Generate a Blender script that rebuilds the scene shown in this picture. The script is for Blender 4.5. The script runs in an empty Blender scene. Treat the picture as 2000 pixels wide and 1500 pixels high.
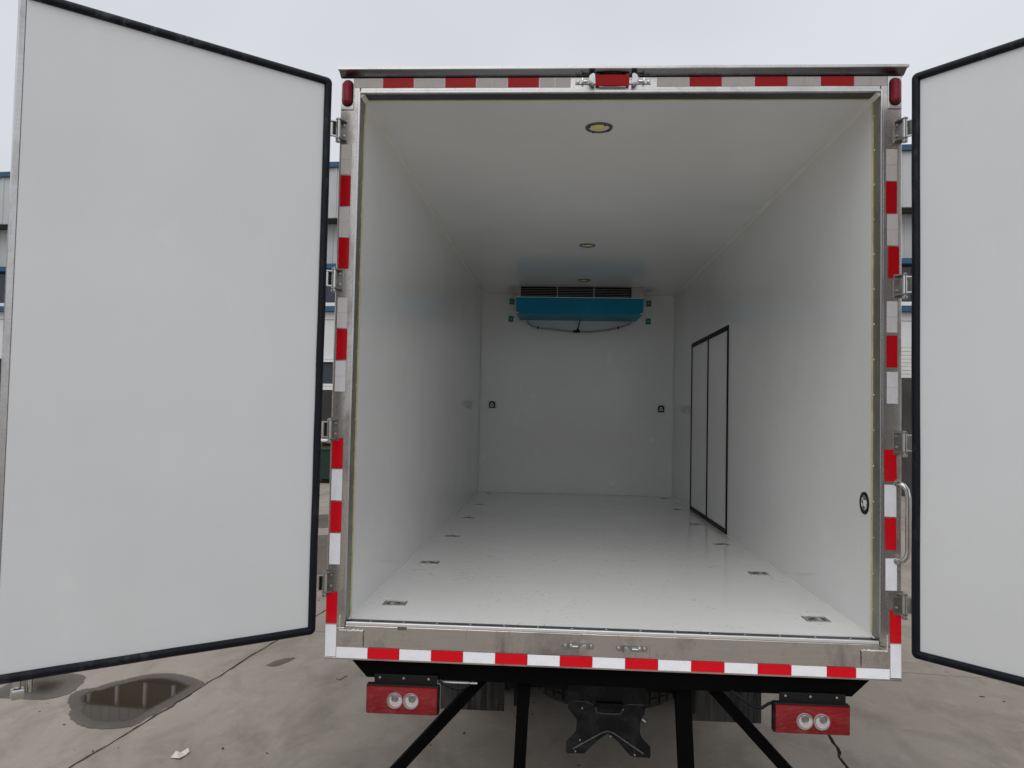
import bpy, bmesh, math, random
from mathutils import Vector, Matrix

random.seed(7)
S = bpy.context.scene
COL = S.collection
PI = math.pi
F = 1.10                      # height of the cargo floor above the yard

# ------------------------------------------------------------------ camera
cd = bpy.data.cameras.new('camera')
cam = bpy.data.objects.new('camera', cd)
COL.objects.link(cam)
cam.location = (-0.2399, -3.3926, 0.9327 + F)
cam.rotation_euler = (1.6101, -0.0207, 0.0566)
cd.sensor_width = 36.0
cd.lens = 1504.685 / 2000 * 36
cd.clip_start = 0.05
cd.clip_end = 2000
S.camera = cam

# ------------------------------------------------------------------ sky and sun
SUN_EL, SUN_AZ = math.radians(54), math.radians(193)      # azimuth from +y, clockwise
W = bpy.data.worlds.new('World')
S.world = W
W.use_nodes = True
nt = W.node_tree
nt.nodes.clear()
out = nt.nodes.new('ShaderNodeOutputWorld')
bg = nt.nodes.new('ShaderNodeBackground')
sky = nt.nodes.new('ShaderNodeTexSky')
sky.sky_type = 'NISHITA'
sky.sun_disc = False
sky.sun_elevation = SUN_EL
sky.sun_rotation = SUN_AZ
sky.dust_density = 4.0
hsv = nt.nodes.new('ShaderNodeHueSaturation')
hsv.inputs['Saturation'].default_value = 0.35
mix = nt.nodes.new('ShaderNodeMix')
mix.data_type = 'RGBA'
mix.inputs[0].default_value = 0.88
tc = nt.nodes.new('ShaderNodeTexCoord')
mp = nt.nodes.new('ShaderNodeMapping')
mp.inputs['Scale'].default_value = (1.0, 1.0, 2.2)
nz = nt.nodes.new('ShaderNodeTexNoise')
nz.inputs['Scale'].default_value = 1.3
nz.inputs['Detail'].default_value = 3
cr = nt.nodes.new('ShaderNodeValToRGB')                   # soft overcast cloud, almost even
cr.color_ramp.elements[0].position = 0.30
cr.color_ramp.elements[0].color = (6.5, 6.75, 7.25, 1)
cr.color_ramp.elements[1].position = 0.70
cr.color_ramp.elements[1].color = (8.3, 8.5, 8.95, 1)
bg.inputs['Strength'].default_value = 0.1
L = nt.links.new
L(tc.outputs['Generated'], mp.inputs[0]); L(mp.outputs[0], nz.inputs['Vector'])
L(nz.outputs['Fac'], cr.inputs[0]); L(sky.outputs[0], hsv.inputs['Color'])
L(hsv.outputs[0], mix.inputs[6]); L(cr.outputs[0], mix.inputs[7])
L(mix.outputs[2], bg.inputs[0]); L(bg.outputs[0], out.inputs[0])

sd = bpy.data.lights.new('sun', 'SUN')
sd.energy = 1.1
sd.angle = math.radians(60)
sd.color = (1.0, 0.97, 0.93)
sun = bpy.data.objects.new('sun', sd)
COL.objects.link(sun)
_d = Vector((math.sin(SUN_AZ) * math.cos(SUN_EL), math.cos(SUN_AZ) * math.cos(SUN_EL), math.sin(SUN_EL)))
sun.rotation_euler = _d.to_track_quat('Z', 'Y').to_euler()
sun.location = (-6, -10, 12)

S.view_settings.view_transform = 'Standard'
S.view_settings.look = 'None'
S.view_settings.exposure = 0.0
S.view_settings.gamma = 1.0
S.view_settings.use_curve_mapping = False
S.render.engine = 'CYCLES'
S.cycles.use_denoising = True
S.cycles.max_bounces = 14
S.cycles.diffuse_bounces = 10
S.cycles.glossy_bounces = 6
S.cycles.transparent_max_bounces = 12
S.cycles.sample_clamp_indirect = 6

# ------------------------------------------------------------------ materials
MATS = {}


class NT:
    """small wrapper round a material's node tree"""
    def __init__(s, name):
        s.m = bpy.data.materials.new(name)
        s.m.use_nodes = True
        s.t = s.m.node_tree
        s.p = s.t.nodes['Principled BSDF']
        s.out = s.t.nodes['Material Output']
        s.co = s.t.nodes.new('ShaderNodeTexCoord')

    def n(s, kind, **kw):
        x = s.t.nodes.new(kind)
        for k, v in kw.items():
            setattr(x, k, v)
        return x

    def l(s, a, b):
        s.t.links.new(a, b)

    def noise(s, scale, detail=4, rough=0.55, stretch=(1, 1, 1), dist=0.0, coord='Object'):
        mp_ = s.n('ShaderNodeMapping')
        mp_.inputs['Scale'].default_value = stretch
        s.l(s.co.outputs[coord], mp_.inputs[0])
        z = s.n('ShaderNodeTexNoise')
        z.inputs['Scale'].default_value = scale
        z.inputs['Detail'].default_value = detail
        z.inputs['Roughness'].default_value = rough
        z.inputs['Distortion'].default_value = dist
        s.l(mp_.outputs[0], z.inputs['Vector'])
        return z.outputs['Fac']

    def ramp(s, fac, a, b, ca=(0, 0, 0, 1), cb=(1, 1, 1, 1)):
        r = s.n('ShaderNodeValToRGB')
        r.color_ramp.elements[0].position = a
        r.color_ramp.elements[1].position = b
        r.color_ramp.elements[0].color = tuple(ca) if len(ca) == 4 else (*ca, 1)
        r.color_ramp.elements[1].color = tuple(cb) if len(cb) == 4 else (*cb, 1)
        s.l(fac, r.inputs[0])
        return r.outputs[0]

    def mixc(s, fac, a, b, blend='MIX'):
        x = s.n('ShaderNodeMix')
        x.data_type = 'RGBA'
        x.blend_type = blend
        for sock, v in ((x.inputs[0], fac), (x.inputs[6], a), (x.inputs[7], b)):
            if hasattr(v, 'is_linked'):
                s.l(v, sock)
            elif isinstance(v, (int, float)):
                sock.default_value = v
            else:
                sock.default_value = (*v, 1) if len(v) == 3 else v
        return x.outputs[2]

    def math(s, op, a, b):
        x = s.n('ShaderNodeMath')
        x.operation = op
        for sock, v in ((x.inputs[0], a), (x.inputs[1], b)):
            if hasattr(v, 'is_linked'):
                s.l(v, sock)
            else:
                sock.default_value = v
        return x.outputs[0]

    def bump(s, h, strength=0.2, dist=0.002):
        b = s.n('ShaderNodeBump')
        b.inputs['Strength'].default_value = strength
        b.inputs['Distance'].default_value = dist
        s.l(h, b.inputs['Height'])
        s.l(b.outputs[0], s.p.inputs['Normal'])


def simple(name, col, rough=0.5, metal=0.0, var=0.12, scale=6.0, bump=0.0, bscale=60, coat=0.0, spec=0.5):
    k = NT(name)
    f = k.noise(scale, 5, 0.6)
    lo = tuple(c * (1 - var) for c in col)
    hi = tuple(min(1, c * (1 + var)) for c in col)
    k.l(k.ramp(f, 0.3, 0.7, lo, hi), k.p.inputs['Base Color'])
    k.p.inputs['Roughness'].default_value = rough
    k.p.inputs['Metallic'].default_value = metal
    k.p.inputs['Specular IOR Level'].default_value = spec
    k.p.inputs['Coat Weight'].default_value = coat
    if bump:
        k.bump(k.noise(bscale, 3), bump, 0.002)
    MATS[name] = k.m
    return k


def m_frp(name, col, rough, scuff=0.0, scratch=0.0, grime=0.0, speck=0.0):
    k = NT(name)
    base = k.ramp(k.noise(0.9, 5, 0.6), 0.3, 0.7, tuple(c * 0.95 for c in col), tuple(min(1, c * 1.03) for c in col))
    if scratch:      # pale short vertical rubs
        a = k.noise(9, 3, 0.5, (1, 14, 0.6))
        b = k.noise(1.6, 2)
        msk = k.math('MULTIPLY', k.ramp(a, 0.62, 0.70), k.ramp(b, 0.47, 0.6))
        base = k.mixc(k.math('MULTIPLY', msk, scratch), base, (0.9, 0.9, 0.88))
    if grime:
        g = k.ramp(k.noise(2.2, 6, 0.7, (1, 1, 0.7), 0.4), 0.56, 0.74)
        base = k.mixc(k.math('MULTIPLY', g, grime), base, (0.36, 0.34, 0.30))
    if speck:        # a few handling marks and chips
        c2 = k.ramp(k.noise(60, 2, 0.6), 0.745, 0.78)
        c3 = k.ramp(k.noise(7, 6, 0.75, (1, 1, 0.25), 1.2), 0.68, 0.76)
        b2 = k.ramp(k.noise(1.7, 3), 0.48, 0.62)
        msk = k.math('MULTIPLY', k.math('MAXIMUM', c2, k.math('MULTIPLY', c3, 0.35)), b2)
        base = k.mixc(k.math('MULTIPLY', msk, speck), base, (0.22, 0.215, 0.20))
    if scuff:        # dark foot scuffs and specks
        a = k.noise(24, 5, 0.75, (1, 1.6, 1), 1.1)
        b = k.noise(1.9, 3, 0.55)
        msk = k.math('MULTIPLY', k.ramp(a, 0.585, 0.68), k.ramp(b, 0.44, 0.60))
        c2 = k.ramp(k.noise(80, 2, 0.6), 0.72, 0.75)
        msk = k.math('MAXIMUM', msk, k.math('MULTIPLY', c2, k.ramp(b, 0.35, 0.55)))
        base = k.mixc(k.math('MULTIPLY', msk, scuff), base, (0.10, 0.093, 0.08))
        k.l(k.mixc(k.ramp(k.noise(0.8, 2), 0.3, 0.7), (rough,) * 3, (rough + 0.05,) * 3), k.p.inputs['Roughness'])
    else:
        k.p.inputs['Roughness'].default_value = rough
    k.l(base, k.p.inputs['Base Color'])
    k.bump(k.noise(1.8, 2), 0.25, 0.004)
    MATS[name] = k.m


m_frp('white_liner', (0.82, 0.825, 0.818), 0.13, scratch=0.75, grime=0.04)
m_frp('white_floor', (0.85, 0.85, 0.845), 0.13, scuff=0.85, grime=0.03)
m_frp('white_door', (0.69, 0.705, 0.715), 0.34, scratch=0.08, grime=0.035, speck=0.5)
m_frp('white_outside', (0.76, 0.77, 0.78), 0.35, grime=0.12)
simple('cream_bead', (0.82, 0.80, 0.74), 0.5, var=0.05)
simple('yellow_sealant', (0.58, 0.56, 0.27), 0.6, var=0.2, scale=20)
simple('black_rubber', (0.006, 0.007, 0.009), 0.55, var=0.3, spec=0.2)
simple('black_paint', (0.0022, 0.0023, 0.0026), 0.7, var=0.3, spec=0.04)
simple('chassis_black', (0.007, 0.007, 0.007), 0.7, var=0.4, scale=9, spec=0.2)
simple('chrome', (0.60, 0.60, 0.58), 0.13, 1.0, var=0.1, scale=30)
simple('flange_shade', (0.20, 0.20, 0.21), 0.22, 1.0, var=0.1)  # darker copy of the steel, for the shaded flange underside
simple('strap_steel', (0.36, 0.35, 0.34), 0.33, 1.0, var=0.2, scale=40)
simple('bolt_steel', (0.55, 0.55, 0.53), 0.32, 1.0, var=0.15, scale=40)
simple('polished_lip', (0.80, 0.80, 0.80), 0.30, 0.6, var=0.06)
simple('weld', (0.78, 0.76, 0.70), 0.55, 0.3, var=0.35, scale=90)
simple('rust_seam', (0.15, 0.105, 0.07), 0.7, 0.2, var=0.4, scale=60)
simple('dark_strip', (0.05, 0.055, 0.06), 0.45, 0.3, var=0.2)
simple('lamp_ring', (0.13, 0.13, 0.13), 0.4, 0.5, var=0.1)
simple('lamp_board', (0.8, 0.8, 0.78), 0.45, var=0.03)
simple('phosphor', (0.80, 0.76, 0.22), 0.6, var=0.08)
simple('unit_film', (0.002, 0.235, 0.40), 0.4, var=0.08, scale=4, spec=0.2)
simple('unit_steel', (0.40, 0.38, 0.36), 0.45, 0.5, var=0.1)
simple('rib_grey', (0.10, 0.10, 0.10), 0.6, var=0.4, scale=40)
simple('jamb_steel', (0.30, 0.285, 0.26), 0.4, 0.7, var=0.2, scale=8)
simple('teal_pad', (0.01, 0.20, 0.24), 0.4, var=0.1)
simple('hose', (0.42, 0.40, 0.38), 0.6, var=0.1)
simple('paper', (0.66, 0.63, 0.54), 0.8, var=0.08, scale=30)
simple('twig', (0.05, 0.045, 0.04), 0.8)
simple('grit', (0.06, 0.052, 0.045), 0.9, var=0.4)
simple('steel_rim', (0.30, 0.30, 0.30), 0.5, 0.4)
simple('white_paint', (0.70, 0.71, 0.71), 0.5, var=0.06, scale=1.5)
simple('grey_cladding', (0.46, 0.48, 0.49), 0.5, var=0.09, scale=0.8)
simple('white_cladding', (0.62, 0.63, 0.63), 0.5, var=0.08, scale=0.8)
simple('blue_trim', (0.014, 0.075, 0.15), 0.45, var=0.15)
simple('shutter', (0.60, 0.60, 0.58), 0.5, var=0.06)
simple('dim_shade', (0.045, 0.043, 0.04), 0.8, var=0.5, scale=0.9)  # near-black colour standing in for unlit insides and the soffit's shadow
simple('bin_green', (0.007, 0.028, 0.022), 0.45, var=0.2)
simple('pallet_wood', (0.30, 0.22, 0.10), 0.8, var=0.3, scale=10)
simple('pane_glass', (0.018, 0.024, 0.035), 0.12, var=0.2, scale=0.6, spec=0.6)
simple('lamp_black', (0.008, 0.007, 0.007), 0.55, spec=0.25)
simple('silver_cup', (0.75, 0.75, 0.75), 0.22, 0.9, var=0.05)
simple('cup_clear', (0.33, 0.26, 0.26), 0.25, 0.1, var=0.05, coat=0.4)


def m_metal():
    """brushed stainless sheet with grime streaks and heat-tinted dirt"""
    for name, col, dirt in (('stainless', (0.61, 0.575, 0.55), 0.85), ('stainless_clean', (0.58, 0.575, 0.57), 0.45)):
        k = NT(name)
        br = k.noise(5, 4, 0.6, (1, 1, 40))
        base = k.ramp(br, 0.3, 0.7, tuple(c * 0.92 for c in col), tuple(c * 1.06 for c in col))
        d = k.ramp(k.noise(3.5, 7, 0.72, (1, 1, 0.45), 0.6), 0.49, 0.68)
        s2 = k.ramp(k.noise(45, 4, 0.7, (1, 1, 0.12)), 0.60, 0.72)
        dm = k.math('MULTIPLY', k.math('MAXIMUM', d, k.math('MULTIPLY', s2, 0.5)), dirt)
        k.l(k.mixc(dm, base, (0.17, 0.145, 0.12)), k.p.inputs['Base Color'])
        k.l(k.mixc(dm, (0.25,) * 3, (0.5,) * 3), k.p.inputs['Roughness'])
        k.p.inputs['Metallic'].default_value = 0.94
        k.bump(k.noise(2.5, 2), 0.12, 0.006)
        MATS[name] = k.m


m_metal()


def m_gasket():
    k = NT('door_gasket')
    a = k.noise(18, 6, 0.75, (1, 1, 0.4), 0.8)
    b = k.noise(1.1, 2)
    msk = k.math('MULTIPLY', k.ramp(a, 0.50, 0.66), k.ramp(b, 0.46, 0.60))
    k.l(k.mixc(k.math('MULTIPLY', msk, 0.22), (0.004, 0.006, 0.011), (0.30, 0.30, 0.30)), k.p.inputs['Base Color'])
    k.p.inputs['Roughness'].default_value = 0.5
    k.p.inputs['Specular IOR Level'].default_value = 0.22
    k.bump(a, 0.3, 0.003)
    MATS['door_gasket'] = k.m


m_gasket()


def m_tape(name, col, dirt=0.3):
    """prismatic reflective sheeting: part diffuse, part sending light back the way it came"""
    k = NT(name)
    d = k.n('ShaderNodeBsdfDiffuse')
    g = k.n('ShaderNodeBsdfGlossy')
    ge = k.n('ShaderNodeNewGeometry')
    g.inputs['Roughness'].default_value = 0.33
    f = k.ramp(k.noise(9, 5, 0.7, (1, 1, 0.5)), 0.5, 0.75)
    cell = k.n('ShaderNodeTexVoronoi')
    cell.inputs['Scale'].default_value = 260
    k.l(k.co.outputs['Object'], cell.inputs['Vector'])
    cc = k.ramp(cell.outputs['Distance'], 0.1, 0.7, tuple(c * 1.0 for c in col), tuple(c * 0.86 for c in col))
    c = k.mixc(k.math('MULTIPLY', f, dirt), cc, tuple(x * 0.55 + 0.02 for x in col))
    k.l(c, d.inputs['Color'])
    k.l(c, g.inputs['Color'])
    k.l(ge.outputs['Incoming'], g.inputs['Normal'])
    m1 = k.n('ShaderNodeMixShader')
    m1.inputs[0].default_value = 0.90
    k.l(d.outputs[0], m1.inputs[1]); k.l(g.outputs[0], m1.inputs[2])
    sp = k.n('ShaderNodeBsdfGlossy')
    sp.inputs['Roughness'].default_value = 0.2
    m2 = k.n('ShaderNodeMixShader')
    m2.inputs[0].default_value = 0.02
    k.l(m1.outputs[0], m2.inputs[1]); k.l(sp.outputs[0], m2.inputs[2])
    k.l(m2.outputs[0], k.out.inputs[0])
    MATS[name] = k.m


m_tape('tape_red', (0.62, 0.005, 0.013), 0.35)
m_tape('tape_white', (0.80, 0.79, 0.81), 0.4)


def m_lens(name, col, rough):
    k = NT(name)
    w = k.n('ShaderNodeTexWave')
    w.wave_type = 'BANDS'
    w.bands_direction = 'Z'
    w.inputs['Scale'].default_value = 60
    k.l(k.co.outputs['Object'], w.inputs['Vector'])
    f = k.noise(14, 4, 0.6)
    k.l(k.mixc(k.ramp(f, 0.35, 0.65), tuple(c * 0.8 for c in col), col), k.p.inputs['Base Color'])
    k.p.inputs['Roughness'].default_value = rough
    k.p.inputs['Coat Weight'].default_value = 0.12
    k.p.inputs['Specular IOR Level'].default_value = 0.25
    k.p.inputs['Coat Roughness'].default_value = 0.08
    k.bump(w.outputs['Fac'], 0.5, 0.003)
    MATS[name] = k.m


m_lens('red_lens', (0.26, 0.002, 0.006), 0.4)
m_lens('marker_red', (0.22, 0.004, 0.018), 0.2)


def m_film():
    k = NT('clear_film')
    tr = k.n('ShaderNodeBsdfTransparent')
    gl = k.n('ShaderNodeBsdfGlossy')
    gl.inputs['Roughness'].default_value = 0.12
    df = k.n('ShaderNodeBsdfDiffuse')
    df.inputs['Color'].default_value = (0.7, 0.68, 0.66, 1)
    m0 = k.n('ShaderNodeMixShader'); m0.inputs[0].default_value = 0.45
    k.l(gl.outputs[0], m0.inputs[1]); k.l(df.outputs[0], m0.inputs[2])
    m1 = k.n('ShaderNodeMixShader')
    cre = k.ramp(k.noise(16, 5, 0.7, (1, 1, 2), 1.5), 0.45, 0.75, (0.0,) * 3, (0.075,) * 3)
    k.l(cre, m1.inputs[0])
    k.l(tr.outputs[0], m1.inputs[1]); k.l(m0.outputs[0], m1.inputs[2])
    k.l(m1.outputs[0], k.out.inputs[0])
    MATS['clear_film'] = k.m


m_film()


def m_concrete(name, wet=False):
    k = NT(name)
    a = k.noise(0.45, 6, 0.6, (1, 1, 1), 0.5)
    b = k.noise(2.4, 6, 0.65, (1, 0.55, 1), 0.4)
    c = k.noise(38, 5, 0.7)
    d = k.noise(7, 5, 0.7, (1, 1, 1), 0.6)
    base = k.ramp(a, 0.32, 0.68, (0.292, 0.252, 0.208), (0.352, 0.315, 0.270))
    base = k.mixc(k.math('MULTIPLY', k.ramp(b, 0.47, 0.70), 0.75), base, (0.195, 0.168, 0.140))
    base = k.mixc(k.math('MULTIPLY', k.ramp(d, 0.54, 0.72), 0.35), base, (0.42, 0.39, 0.35))
    base = k.mixc(k.math('MULTIPLY', k.ramp(c, 0.58, 0.70), 0.35), base, (0.12, 0.105, 0.09))
    sp = k.noise(150, 3, 0.7)
    base = k.mixc(k.math('MULTIPLY', k.ramp(sp, 0.55, 0.75), 0.35), base, (0.14, 0.122, 0.105))
    e_ = k.noise(1.1, 5, 0.7, (1, 0.4, 1), 1.0)
    base = k.mixc(k.math('MULTIPLY', k.ramp(e_, 0.54, 0.70), 0.55), base, (0.17, 0.15, 0.128))
    oi = k.n('ShaderNodeObjectInfo')
    r = k.n('ShaderNodeMapRange')
    r.inputs[3].default_value = 0.93
    r.inputs[4].default_value = 1.05
    k.l(oi.outputs['Random'], r.inputs[0])
    base = k.mixc(1.0, base, r.outputs[0], 'MULTIPLY')
    h = k.math('ADD', k.math('MULTIPLY', c, 0.6), d)
    if wet:
        at = k.n('ShaderNodeAttribute')
        at.attribute_name = 'wetness'
        w = at.outputs['Fac']
        dark = k.mixc(1.0, base, (0.40, 0.39, 0.385), 'MULTIPLY')
        deep = k.mixc(k.ramp(w, 0.35, 0.9), dark, (0.050, 0.039, 0.028))
        k.l(deep, k.p.inputs['Base Color'])
        k.l(k.ramp(w, 0.40, 0.92, (0.62,) * 3, (0.02,) * 3), k.p.inputs['Roughness'])
        bmp = k.n('ShaderNodeBump')
        bmp.inputs['Distance'].default_value = 0.003
        k.l(k.ramp(w, 0.5, 0.9, (0.25,) * 3, (0.0,) * 3), bmp.inputs['Strength'])
        k.l(h, bmp.inputs['Height'])
        k.l(bmp.outputs[0], k.p.inputs['Normal'])
        k.p.inputs['IOR'].default_value = 1.33
    else:
        k.l(base, k.p.inputs['Base Color'])
        k.l(k.ramp(b, 0.3, 0.7, (0.72,) * 3, (0.9,) * 3), k.p.inputs['Roughness'])
        k.bump(h, 0.28, 0.004)
    MATS[name] = k.m


m_concrete('concrete')
m_concrete('wet_concrete', True)
simple('joint_dirt', (0.045, 0.039, 0.032), 0.95, var=0.4, scale=20)
simple('ground_far', (0.27, 0.25, 0.225), 0.85, var=0.15, scale=0.5)


def m_flap():
    k = NT('dirty_flap')
    a = k.noise(14, 5, 0.7, (1.6, 1, 0.10), 0.3)
    k.l(k.ramp(a, 0.42, 0.72, (0.016, 0.015, 0.014), (0.12, 0.112, 0.105)), k.p.inputs['Base Color'])
    k.p.inputs['Roughness'].default_value = 0.8
    MATS['dirty_flap'] = k.m
    k = NT('dusty_black')
    a = k.noise(9, 6, 0.7, (1, 1, 1), 0.8)
    k.l(k.ramp(a, 0.45, 0.75, (0.006, 0.0065, 0.008), (0.040, 0.041, 0.044)), k.p.inputs['Base Color'])
    k.p.inputs['Roughness'].default_value = 0.65
    k.p.inputs['Specular IOR Level'].default_value = 0.25
    MATS['dusty_black'] = k.m
    k = NT('tyre')
    a = k.noise(9, 5, 0.7)
    k.l(k.ramp(a, 0.4, 0.75, (0.010, 0.010, 0.009), (0.045, 0.042, 0.038)), k.p.inputs['Base Color'])
    k.p.inputs['Roughness'].default_value = 0.85
    MATS['tyre'] = k.m


m_flap()


# ------------------------------------------------------------------ mesh helpers
class MB:
    """collects shapes, then links them as ONE mesh object"""
    def __init__(s):
        s.b = bmesh.new()

    def box(s, x0, x1, y0, y1, z0, z1, bev=0.0, M=None):
        r = bmesh.ops.create_cube(s.b, size=1.0)
        vs = r['verts']
        for v in vs:
            v.co = Vector(((x0 + x1) / 2 + v.co.x * (x1 - x0), (y0 + y1) / 2 + v.co.y * (y1 - y0),
                           (z0 + z1) / 2 + v.co.z * (z1 - z0)))
        if M:
            bmesh.ops.transform(s.b, matrix=M, verts=vs)
        if bev:
            es = list({e for v in vs for e in v.link_edges})
            bmesh.ops.bevel(s.b, geom=es, offset=bev, segments=2, affect='EDGES', profile=0.5)
        return s

    def cyl(s, a, b, r, seg=12, r2=None, cap=True):
        a, b = Vector(a), Vector(b)
        r2 = r if r2 is None else r2
        d = b - a
        q = d.to_track_quat('Z', 'Y').to_matrix()
        rings = []
        for c, rr in ((a, r), (b, r2)):
            rings.append([s.b.verts.new(c + q @ Vector((rr * math.cos(t), rr * math.sin(t), 0)))
                          for t in (2 * PI * i / seg for i in range(seg))])
        for i in range(seg):
            j = (i + 1) % seg
            s.b.faces.new((rings[0][i], rings[0][j], rings[1][j], rings[1][i]))
        if cap:
            s.b.faces.new(rings[0][::-1]); s.b.faces.new(rings[1])
        return s

    def tube(s, pts, r, seg=8, closed=False, squash=1.0):
        pts = [Vector(p) for p in pts]
        n = len(pts)
        rings = []
        up = None
        for i, p in enumerate(pts):
            t = (pts[(i + 1) % n] if (closed or i < n - 1) else p) - (pts[i - 1] if (closed or i > 0) else p)
            t.normalize()
            if up is None:
                up = t.orthogonal().normalized()
            up = (up - t * up.dot(t)).normalized()
            sd_ = t.cross(up)
            rings.append([s.b.verts.new(p + up * (r * math.cos(a)) + sd_ * (r * squash * math.sin(a)))
                          for a in (2 * PI * k / seg for k in range(seg))])
        for i in range(n if closed else n - 1):
            A, B = rings[i], rings[(i + 1) % n]
            for k in range(seg):
                j = (k + 1) % seg
                s.b.faces.new((A[k], A[j], B[j], B[k]))
        if not closed:
            s.b.faces.new(rings[0][::-1]); s.b.faces.new(rings[-1])
        return s

    def prism(s, poly, vec, M=None):
        """closed polygon (3-D points) pushed along vec"""
        a = [s.b.verts.new(Vector(p)) for p in poly]
        b = [s.b.verts.new(Vector(p) + Vector(vec)) for p in poly]
        n = len(poly)
        fs = [s.b.faces.new(a[::-1]), s.b.faces.new(b)]
        for i in range(n):
            j = (i + 1) % n
            fs.append(s.b.faces.new((a[i], a[j], b[j], b[i])))
        if M:
            bmesh.ops.transform(s.b, matrix=M, verts=a + b)
        return s

    def lathe(s, prof, M, seg=24, ribs=0, ribamp=0.0):
        """profile [(radius, height)] turned round local z"""
        rings = []
        for (r, h) in prof:
            if r < 1e-6:
                rings.append([s.b.verts.new(M @ Vector((0, 0, h)))])
            else:
                rings.append([s.b.verts.new(M @ Vector((r * math.cos(2 * PI * i / seg), r * math.sin(2 * PI * i / seg), h)))
                              for i in range(seg)])
        for A, B in zip(rings, rings[1:]):
            for i in range(seg):
                j = (i + 1) % seg
                if len(A) == 1 and len(B) == 1:
                    continue
                if len(A) == 1:
                    s.b.faces.new((A[0], B[j], B[i]))
                elif len(B) == 1:
                    s.b.faces.new((A[i], A[j], B[0]))
                else:
                    s.b.faces.new((A[i], A[j], B[j], B[i]))
        return s

    def build(s, name, mat, parent=None, smooth=None):
        me = bpy.data.meshes.new(name)
        bmesh.ops.recalc_face_normals(s.b, faces=s.b.faces)
        s.b.to_mesh(me)
        s.b.free()
        me.materials.append(MATS[mat])
        if smooth:
            for p in me.polygons:
                p.use_smooth = True
            me.set_sharp_from_angle(angle=math.radians(smooth))
        o = bpy.data.objects.new(name, me)
        COL.objects.link(o)
        if parent:
            o.parent = parent
        return o


def tag(o, label=None, cat=None, group=None, kind=None):
    if label: o['label'] = label
    if cat: o['category'] = cat
    if group: o['group'] = group
    if kind: o['kind'] = kind
    return o


def empty(name, loc=(0, 0, 0), rz=0.0, parent=None):
    o = bpy.data.objects.new(name, None)
    COL.objects.link(o)
    o.location = loc
    o.rotation_euler = (0, 0, rz)
    o.empty_display_size = 0.2
    if parent: o.parent = parent
    return o


def copy_tree(o, parent=None):
    c = o.copy()
    COL.objects.link(c)
    if parent: c.parent = parent
    for ch in list(o.children):
        copy_tree(ch, c)
    return c


def facing(p, yaw=0.0):
    """matrix: local z points towards the rear of the truck (-y), origin p"""
    return Matrix.Translation(Vector(p)) @ Matrix.Rotation(yaw, 4, 'Z') @ Matrix.Rotation(PI / 2, 4, 'X')


# ================================================================== GROUND
GO = Vector((-2.62, 3.69, 0))           # a joint crossing of the slab grid
GA = math.radians(-6.0)
GX, GY = Vector((math.cos(GA), math.sin(GA), 0)), Vector((-math.sin(GA), math.cos(GA), 0))
SX, SY = 4.36, 4.1


def g2w(u, v, z=0.0):
    return GO + GX * u + GY * v + Vector((0, 0, z))


gm = MB()
R_ = 600
gm.b.faces.new([gm.b.verts.new(p) for p in ((-R_, -R_, -0.02), (R_, -R_, -0.02), (R_, R_, -0.02), (-R_, R_, -0.02))])
ground = tag(gm.build('ground', 'joint_dirt'), 'grey concrete factory yard with damp patches and slab joints', None, None, 'structure')


def edge_wobble(key, t, amp):
    r = random.Random(key)
    ph = [r.uniform(0, 6.28) for _ in range(4)]
    return amp * (0.4 * math.sin(3.1 * t + ph[0]) + 0.35 * math.sin(9.7 * t + ph[1]) + 0.3 * math.sin(27 * t + ph[2])
                  + 0.25 * math.sin(61 * t + ph[3]))


def slab(i, j):
    gap = 0.006
    near = -2 <= i <= 2 and -2 <= j <= 1
    n = 60 if near else 4
    pts = []
    u0, u1, v0, v1 = i * SX, (i + 1) * SX, j * SY, (j + 1) * SY

    def ue(k, v):        # the joint line u = k*SX
        w = 0.016 if k == 0 else 0.02
        return k * SX + (edge_wobble('u%d' % k, v, w if k == 1 else 0.010) if near else 0)

    def ve(k, u):
        return k * SY + (edge_wobble('v%d' % k, u, 0.005) if near else 0)

    gu = 0.010
    for k in range(n):
        t = k / n; u = u0 + (u1 - u0) * t; pts.append((u, ve(j, u) + gap))
    for k in range(n):
        t = k / n; v = v0 + (v1 - v0) * t; pts.append((ue(i + 1, v) - gu + edge_wobble('a%d%d' % (i, j), v * 2, 0.007), v))
    for k in range(n):
        t = k / n; u = u1 - (u1 - u0) * t; pts.append((u, ve(j + 1, u) - gap))
    for k in range(n):
        t = k / n; v = v1 - (v1 - v0) * t; pts.append((ue(i, v) + gu + edge_wobble('b%d%d' % (i, j), v * 2, 0.007), v))
    # keep corners tidy
    pts = [(min(max(a, u0 - 0.05), u1 + 0.05), min(max(b, v0 + gap * 0.5), v1 - gap * 0.5)) for a, b in pts]
    m = MB()
    m.prism([g2w(a, b, -0.018) for a, b in pts], (0, 0, 0.018))
    return m.build('concrete_slab', 'concrete', ground)


for i in range(-7, 9):
    for j in range(-4, 5):
        slab(i, j)
# yard beyond the jointed slabs
fm = MB()
fm.b.faces.new([fm.b.verts.new(g2w(u, v, -0.008)) for u, v in ((-200, SY * 5), (200, SY * 5), (200, 400), (-200, 400))])
fm.b.faces.new([fm.b.verts.new(g2w(u, v, -0.008)) for u, v in ((-200, -300), (200, -300), (200, SY * -4), (-200, SY * -4))])
fm.b.faces.new([fm.b.verts.new(g2w(u, v, -0.008)) for u, v in ((-200, SY * -4), (SX * -7, SY * -4), (SX * -7, SY * 5), (-200, SY * 5))])
fm.b.faces.new([fm.b.verts.new(g2w(u, v, -0.008)) for u, v in ((SX * 9, SY * -4), (200, SY * -4), (200, SY * 5), (SX * 9, SY * 5))])
fm.build('yard_surface', 'ground_far', ground)


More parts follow.
